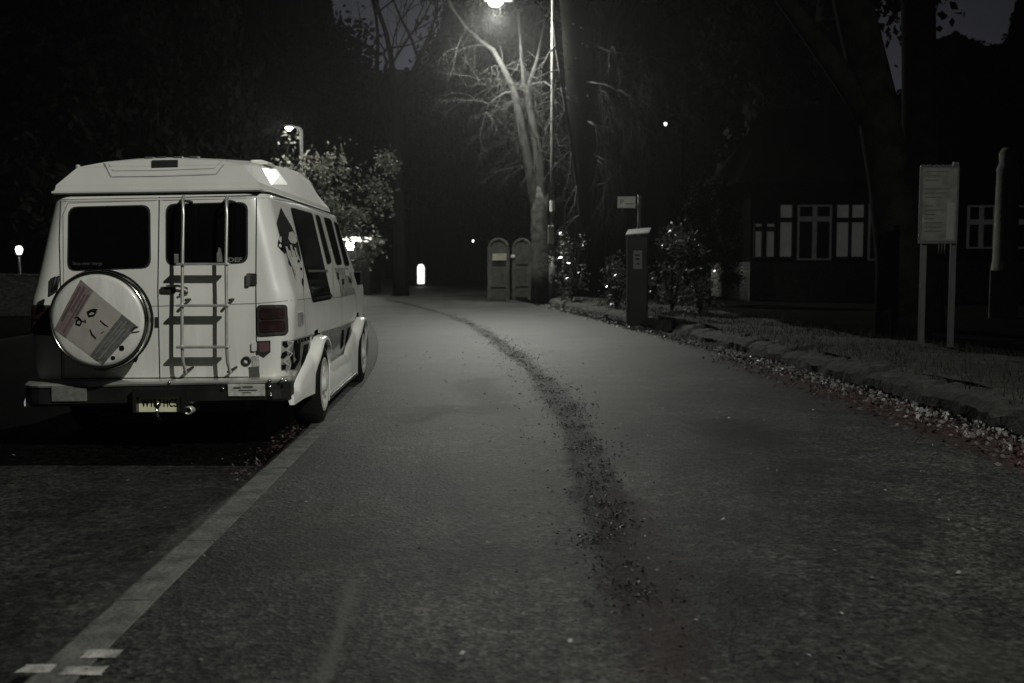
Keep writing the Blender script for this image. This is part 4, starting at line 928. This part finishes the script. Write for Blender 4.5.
# lit bollard
a = P(421, 284, 60); bo = empty('lit_bollard', (a.x, 60, 0), label='glowing white traffic bollard in the road ahead', cat='bollard')
MB().box((-.26, -.2, 0), (.26, .2, .14), .02).build('base', M['dark_metal'], bo)
sh = [(-.19, .14), (.19, .14), (.2, 1.05), (.15, 1.2), (.05, 1.26), (-.05, 1.26), (-.15, 1.2), (-.2, 1.05)]
MB().prism(sh, -.12, .12).build('shell', M['bollard'], bo, bevel=.02)
# garage with a lit lamp
a0, a1 = P(338, 242, 44), P(369, 242, 44)
ga = empty('garage', (a0.x, 44, 0), label='small dark garage with a lit lamp under its pale fascia', cat='garage')
w = a1.x - a0.x; MB().box((-2.5, 0, 0), (w, 4, a0.z)).build('wall', M['housewall'], ga); MB().box((-2.6, -.25, a0.z), (w + .15, 4.2, a0.z + .2)).build('fascia', M['curtain'], ga)
MB().prism([(-2.7, a0.z + .2), (w + .2, a0.z + .2), (w / 2 - 1.2, a0.z + 1.5)], -.2, 4.2).build('roof', M['roofdark'], ga)
b = P(350, 244.5, 43.6); MB().lathe([(0, .16), (.14, .12), (.17, 0), (.12, -.2), (0, -.22)], (b.x - a0.x, -.35, b.z), 'Z', 14).build('wall_lamp', M['lamp'], ga)
MB().box((-.3, -.03, 0), (.2, .0, 1.9)).build('door', M['dark_metal'], ga)
light('garage_light', (b.x + .1, 43.3, b.z), 30, .1)

# ------------------------------------------------------------------ furniture on the right
# parking ticket machine
a = P(637.5, 327, 21.9); tm = empty('ticket_machine', (a.x, a.y, 0), R(-14), label='tall dark parking ticket machine standing at the edge of the path', cat='ticket machine')
zt = P(637, 236, 21.9).z
MB().box((-.24, -.17, 0), (.24, .17, .06), .01).build('base', M['dark_metal'], tm)
MB().box((-.20, -.15, .06), (.20, .15, zt), .015).build('cabinet', M['meter'], tm)
MB().add([(-.24, -.2, zt), (.24, -.2, zt + .04), (.24, .2, zt + .14), (-.24, .2, zt + .10), (-.24, -.2, zt + .03), (.24, -.2, zt + .07), (.24, .2, zt + .18), (-.24, .2, zt + .14)], [(3, 2, 1, 0), (4, 5, 6, 7), (0, 1, 5, 4), (1, 2, 6, 5), (2, 3, 7, 6), (3, 0, 4, 7)]).build('solar_cap', M['boardp'], tm)
MB().box((-.225, -.16, .1), (-.203, .02, zt - .02), .004).build('side_panel', M['meterside'], tm)
MB().box((-.08, -.158, zt - .68), (.10, -.151, zt - .30)).build('instruction_label', M['boardp'], tm)
for k, zz_ in enumerate((.38, .46, .56)): MB().box((-.05 + .02 * k, -.162, zt - zz_ - .03), (.05, -.1585, zt - zz_), 0).build('label_print', M['ink'], tm)
MB().box((-.229, -.1, zt - .75), (-.2255, -.04, zt - .5)).build('coin_slot', M['black'], tm)
# sign on post
a = P(638.5, 300, 23.4); sg = empty('street_sign', (a.x, a.y, .2), label='small white sign on a thin post above the ticket machine', cat='sign')
zt = P(638.5, 195, 23.4).z - .2; MB().tube([(0, 0, 0), (0, 0, zt)], .038, 10).build('post', M['pole'], sg)
l_, r_ = P(617.5, 208, 23.35), P(635.5, 196.5, 23.35); MB().box((l_.x - a.x, -.06, l_.z - .2), (r_.x - a.x, -.045, r_.z - .2), .003).build('sign_plate', M['sign'], sg)
for k in range(2): MB().box((-.06, -.05, zt - .08 - .16 * k), (.05, .045, zt - .05 - .16 * k)).build('clip', M['dark_metal'], sg)
text('P', .16, (l_.x - a.x + .09, -.0615, (l_.z + r_.z) / 2 - .2), M['grey'], sg); MB().box((l_.x - a.x + .17, -.0625, l_.z - .2 + .08), (r_.x - a.x - .03, -.0605, l_.z - .2 + .1)).build('print_line', M['grey'], sg)
# notice board
D = 13.8; a = P(936, 349, D); nb = empty('notice_board', (a.x, a.y, .25), label='twin-post notice board with pinned paper on the verge', cat='notice board')
def nl(px, py, dy=0): v = P(px, py, D); return Vector((v.x - a.x, dy, v.z - .25))
for px in (922, 951.5): v = nl(px, 300); t_ = nl(px, 162 if px > 940 else 168); MB().box((v.x - .035, -.03, -.05), (v.x + .035, .03, t_.z), .006).build('post', M['boardf'], nb)
p0, p1 = nl(916.5, 244), nl(957.5, 166.5)
MB().box((p0.x, -.075, p0.z), (p1.x, -.032, p1.z), .006).build('case', M['boardf'], nb)
MB().box((p0.x + .03, -.082, p0.z + .035), (p1.x - .03, -.0755, p1.z - .03)).build('backing_sheet', M['board'], nb)
q0, q1 = nl(943, 240), nl(952, 203); MB().box((q0.x, -.088, q0.z), (q1.x, -.083, q1.z)).build('pinned_paper', M['boardp'], nb)
tp = MB()
for k in range(15):
    z = p1.z - .08 - k * .055; ln = random.uniform(.15, .38) if z > q1.z else random.uniform(.1, .27)
    if random.random() < .85: tp.box((p0.x + .06, -.0845, z), (p0.x + .06 + ln, -.083, z + .014))
tp.build('printed_lines', M['grey'], nb)
cr = MB()
for k in range(6): x = p0.x + (p1.x - p0.x) * (k + .5) / 6; cr.lathe([(0, .022), (.03, .012), (.04, 0), (.03, -.01)], (x, -.05, p1.z + .005), 'Z', 8)
cr.build('cresting', M['boardf'], nb)
for k in range(3): x = nl(937 + k * 3, 250).x; MB().tube([(x, -.05, p0.z), (x, -.05, p0.z - .13)], .008, 5).build('hook', M['grey'], nb)
# stone pillar
D = 21.; a = P(1003, 318, D); sp_ = empty('stone_pillar', (a.x, a.y, .2), R(-32), label='weathered stone pillar on a wider plinth at the frame edge', cat='pillar')
t_ = P(1005, 270, D).z - .2; u_ = P(1005, 148, D).z - .2
MB().box((-.24, -.24, 0), (.24, .24, t_), .03).build('plinth', M['stone'], sp_); x0 = .0
MB().lathe([(.26, t_), (.25, t_ + .1), (.235, t_ + .2), (.21, u_ - .5), (.22, u_ - .42), (.2, u_ - .36), (.17, u_ - .3), (.18, u_ - .1), (.12, u_), (0, u_ + .02)], (x0, 0, 0), 'Z', 8).build('shaft', M['stone'], sp_)
# arched gate piers and gate
def pier(px0, px1, py, D, label):
    l_, r_ = P(px0, 300, D), P(px1, 300, D); w = (r_.x - l_.x) / 2; c = (r_.x + l_.x) / 2; zt = P(px0, py, D).z
    o = empty('arched_gate', (c, D, 0), label=label, cat='gate', group='arched timber gates by the lit tree')
    for s in (-1, 1): MB().box((s * w - .07, -.07, 0), (s * w + .07, .07, zt - .25), .01).build('gate_post', M['wood'], o)
    ar = MB(); ar.tube([(w * math.cos(t), 0, zt - .28 + .3 * math.sin(t)) for t in np.linspace(0, math.pi, 12)], .06, 8); ar.build('arch', M['wood'], o)
    bd = MB()
    for k in range(5): x = -w + .07 + (2 * w - .14) * (k + .5) / 5; bd.box((x - w * .17, -.02, .1), (x + w * .17, .02, zt - .3 + .22 * math.sqrt(max(0, 1 - (x / w) ** 2))))
    bd.build('boards', M['wood'], o)
    for z in (.5, 1.3): MB().box((-w + .07, -.05, z), (w - .07, -.021, z + .09)).build('rail', M['wood'], o)
    return o, w, zt
o, w, zt = pier(489.5, 507.5, 240, 37.5, 'arched timber gate carrying a pale rectangular sign')
v0, v1 = P(492.5, 260.5, 37.4), P(506.5, 253.5, 37.4); MB().box((v0.x - o.location.x, -.1, v0.z), (v1.x - o.location.x, -.075, v1.z)).build('sign_plate', mat('gate_sign', (.17, .17, .12), .7, var=.3), o)
o, w, zt = pier(514, 530, 240, 38.3, 'arched timber gate without a sign beside the lit tree trunk')
v = P(513, 257, 38.2); MB().lathe([(0, -.1), (.09, -.09), (.09, -.07)], (v.x - o.location.x, 0, v.z), 'Y', 14).build('round_plate', M['boardp'], o)

# ------------------------------------------------------------------ the house
D = 30.; hx = P(750, 262, D).x
ho = empty('brick_house', (hx, D, .25), label='dark low house with a row of pale curtained windows behind the trees', cat='house')
def hp(px, py): v = P(px, py, D); return v.x - hx, v.z - .25
x1 = 14; zs_, zt_ = hp(800, 262)[1], hp(800, 200)[1]
MB().box((0, 0, 0), (x1, 6, zs_), 0).build('brick_wall', M['brick'], ho)
MB().box((0, .03, zs_), (x1, 6, zt_ + .5)).build('upper_wall', M['housewall'], ho)
MB().add([(-.5, -.5, zt_ + .45), (x1 + .5, -.5, zt_ + .45), (x1 + .5, 6.5, zt_ + .45), (-.5, 6.5, zt_ + .45), (1.2, 3, zt_ + 3), (x1 - 1.2, 3, zt_ + 3)], [(0, 1, 5, 4), (2, 3, 4, 5), (1, 2, 5), (3, 0, 4), (3, 2, 1, 0)]).build('roof', M['roofdark'], ho)
MB().box((2.9, 2.4, zt_ + 2), (3.7, 3.3, zt_ + 4.2)).build('chimney', M['housewall'], ho)
def hwin(px0, px1, py0, py1, trans=None, fr='dark_metal', pane='curtain', mull=False):
    (a_, t0), (b_, t1) = hp(px0, py0), hp(px1, py1)
    f = MB(); k = .045
    f.box((a_ - k, -.05, t1 - k), (b_ + k, .028, t1)); f.box((a_ - k, -.05, t0), (b_ + k, .028, t0 + k)); f.box((a_ - k, -.05, t1), (a_, .028, t0)); f.box((b_, -.05, t1), (b_ + k, .028, t0))
    if trans: z = hp(px0, trans)[1]; f.box((a_, -.045, z - .07), (b_, .028, z + .07))
    if mull: f.box(((a_ + b_) / 2 - .06, -.047, t1), ((a_ + b_) / 2 + .06, .028, t0))
    o = f.build('window', M[fr], ho); MB().box((a_, .0, t1), (b_, .02, t0)).build('pane', M[pane], o)
hwin(755.4, 761, 224, 256.6, 229, pane='curtain'); hwin(766.7, 773.4, 224, 256.6, 229, pane='curtain'); hwin(780.5, 791, 205, 256.6, 220)
hwin(799.5, 829, 206.5, 258.5, 219, 'wframe', 'glass', True); hwin(837, 847.5, 205, 256.6, 220); hwin(852, 862.5, 205, 256.6, 220); hwin(870.5, 884, 205, 259, 220, 'wframe', 'glass')
hwin(969.5, 992, 207, 247, 222, 'wframe', 'glass', True); hwin(1012, 1030, 207, 247, 222, 'wframe', 'glass')

# ------------------------------------------------------------------ sky, haze, light
w = bpy.data.worlds.new('World'); S.world = w; w.use_nodes = True; nt = w.node_tree
sky = nt.nodes.new('ShaderNodeTexSky'); sky.sky_type = 'NISHITA'; sky.sun_disc = False; sky.sun_elevation = R(30); sky.sun_rotation = R(200); sky.air_density = 1
hs = nt.nodes.new('ShaderNodeHueSaturation'); hs.inputs['Saturation'].default_value = .3
bg = nt.nodes['Background']; bg.inputs['Strength'].default_value = .0012
nt.links.new(sky.outputs[0], hs.inputs['Color']); nt.links.new(hs.outputs[0], bg.inputs['Color'])
# thin night haze through the whole place, and a sky dome for it to stand in front of
vsx = nt.nodes.new('ShaderNodeVolumeScatter'); vsx.inputs['Density'].default_value = .0006; vsx.inputs['Anisotropy'].default_value = .78
nt.links.new(vsx.outputs[0], nt.nodes['World Output'].inputs['Volume']); S.cycles.volume_bounces = 0
dm = bpy.data.materials.new('night_sky'); dm.use_nodes = True; dn = dm.node_tree; dn.nodes.remove(dn.nodes['Principled BSDF'])
sk = dn.nodes.new('ShaderNodeTexSky'); sk.sky_type = 'NISHITA'; sk.sun_disc = False; sk.sun_elevation = R(2); sk.sun_rotation = R(0)
gp = dn.nodes.new('ShaderNodeNewGeometry'); nv = dn.nodes.new('ShaderNodeVectorMath'); nv.operation = 'NORMALIZE'; dn.links.new(gp.outputs['Position'], nv.inputs[0]); dn.links.new(nv.outputs[0], sk.inputs[0])
h2_ = dn.nodes.new('ShaderNodeHueSaturation'); h2_.inputs['Saturation'].default_value = 0; dn.links.new(sk.outputs[0], h2_.inputs['Color'])
h2 = dn.nodes.new('ShaderNodeVectorMath'); h2.operation = 'MULTIPLY'; h2.inputs[1].default_value = (.92, .95, 1.15); dn.links.new(h2_.outputs[0], h2.inputs[0])
em = dn.nodes.new('ShaderNodeEmission'); em.inputs['Strength'].default_value = .0055; dn.links.new(h2.outputs[0], em.inputs['Color']); dn.links.new(em.outputs[0], dn.nodes['Material Output'].inputs['Surface'])
dome = MB().lathe([(450 * math.cos(t), 450 * math.sin(t)) for t in np.linspace(-.05, math.pi / 2, 16)], (0, 0, 0), 'Z', 48).build('sky', dm); tag(dome, kind='structure')
sun = bpy.data.lights.new('moon', 'SUN'); sun.energy = .004; sun.angle = R(.5); sun.color = (.9, .95, 1)
so = bpy.data.objects.new('moon', sun); COL.objects.link(so); so.rotation_euler = (R(50), 0, R(-30))

S.view_settings.view_transform = 'Standard'; S.view_settings.look = 'None'; S.view_settings.exposure = 0
S.render.engine = 'CYCLES'; S.cycles.use_denoising = True; S.cycles.max_bounces = 6; S.cycles.sample_clamp_indirect = 3
try: S.cycles.denoiser = 'OPENIMAGEDENOISE'
except Exception: pass
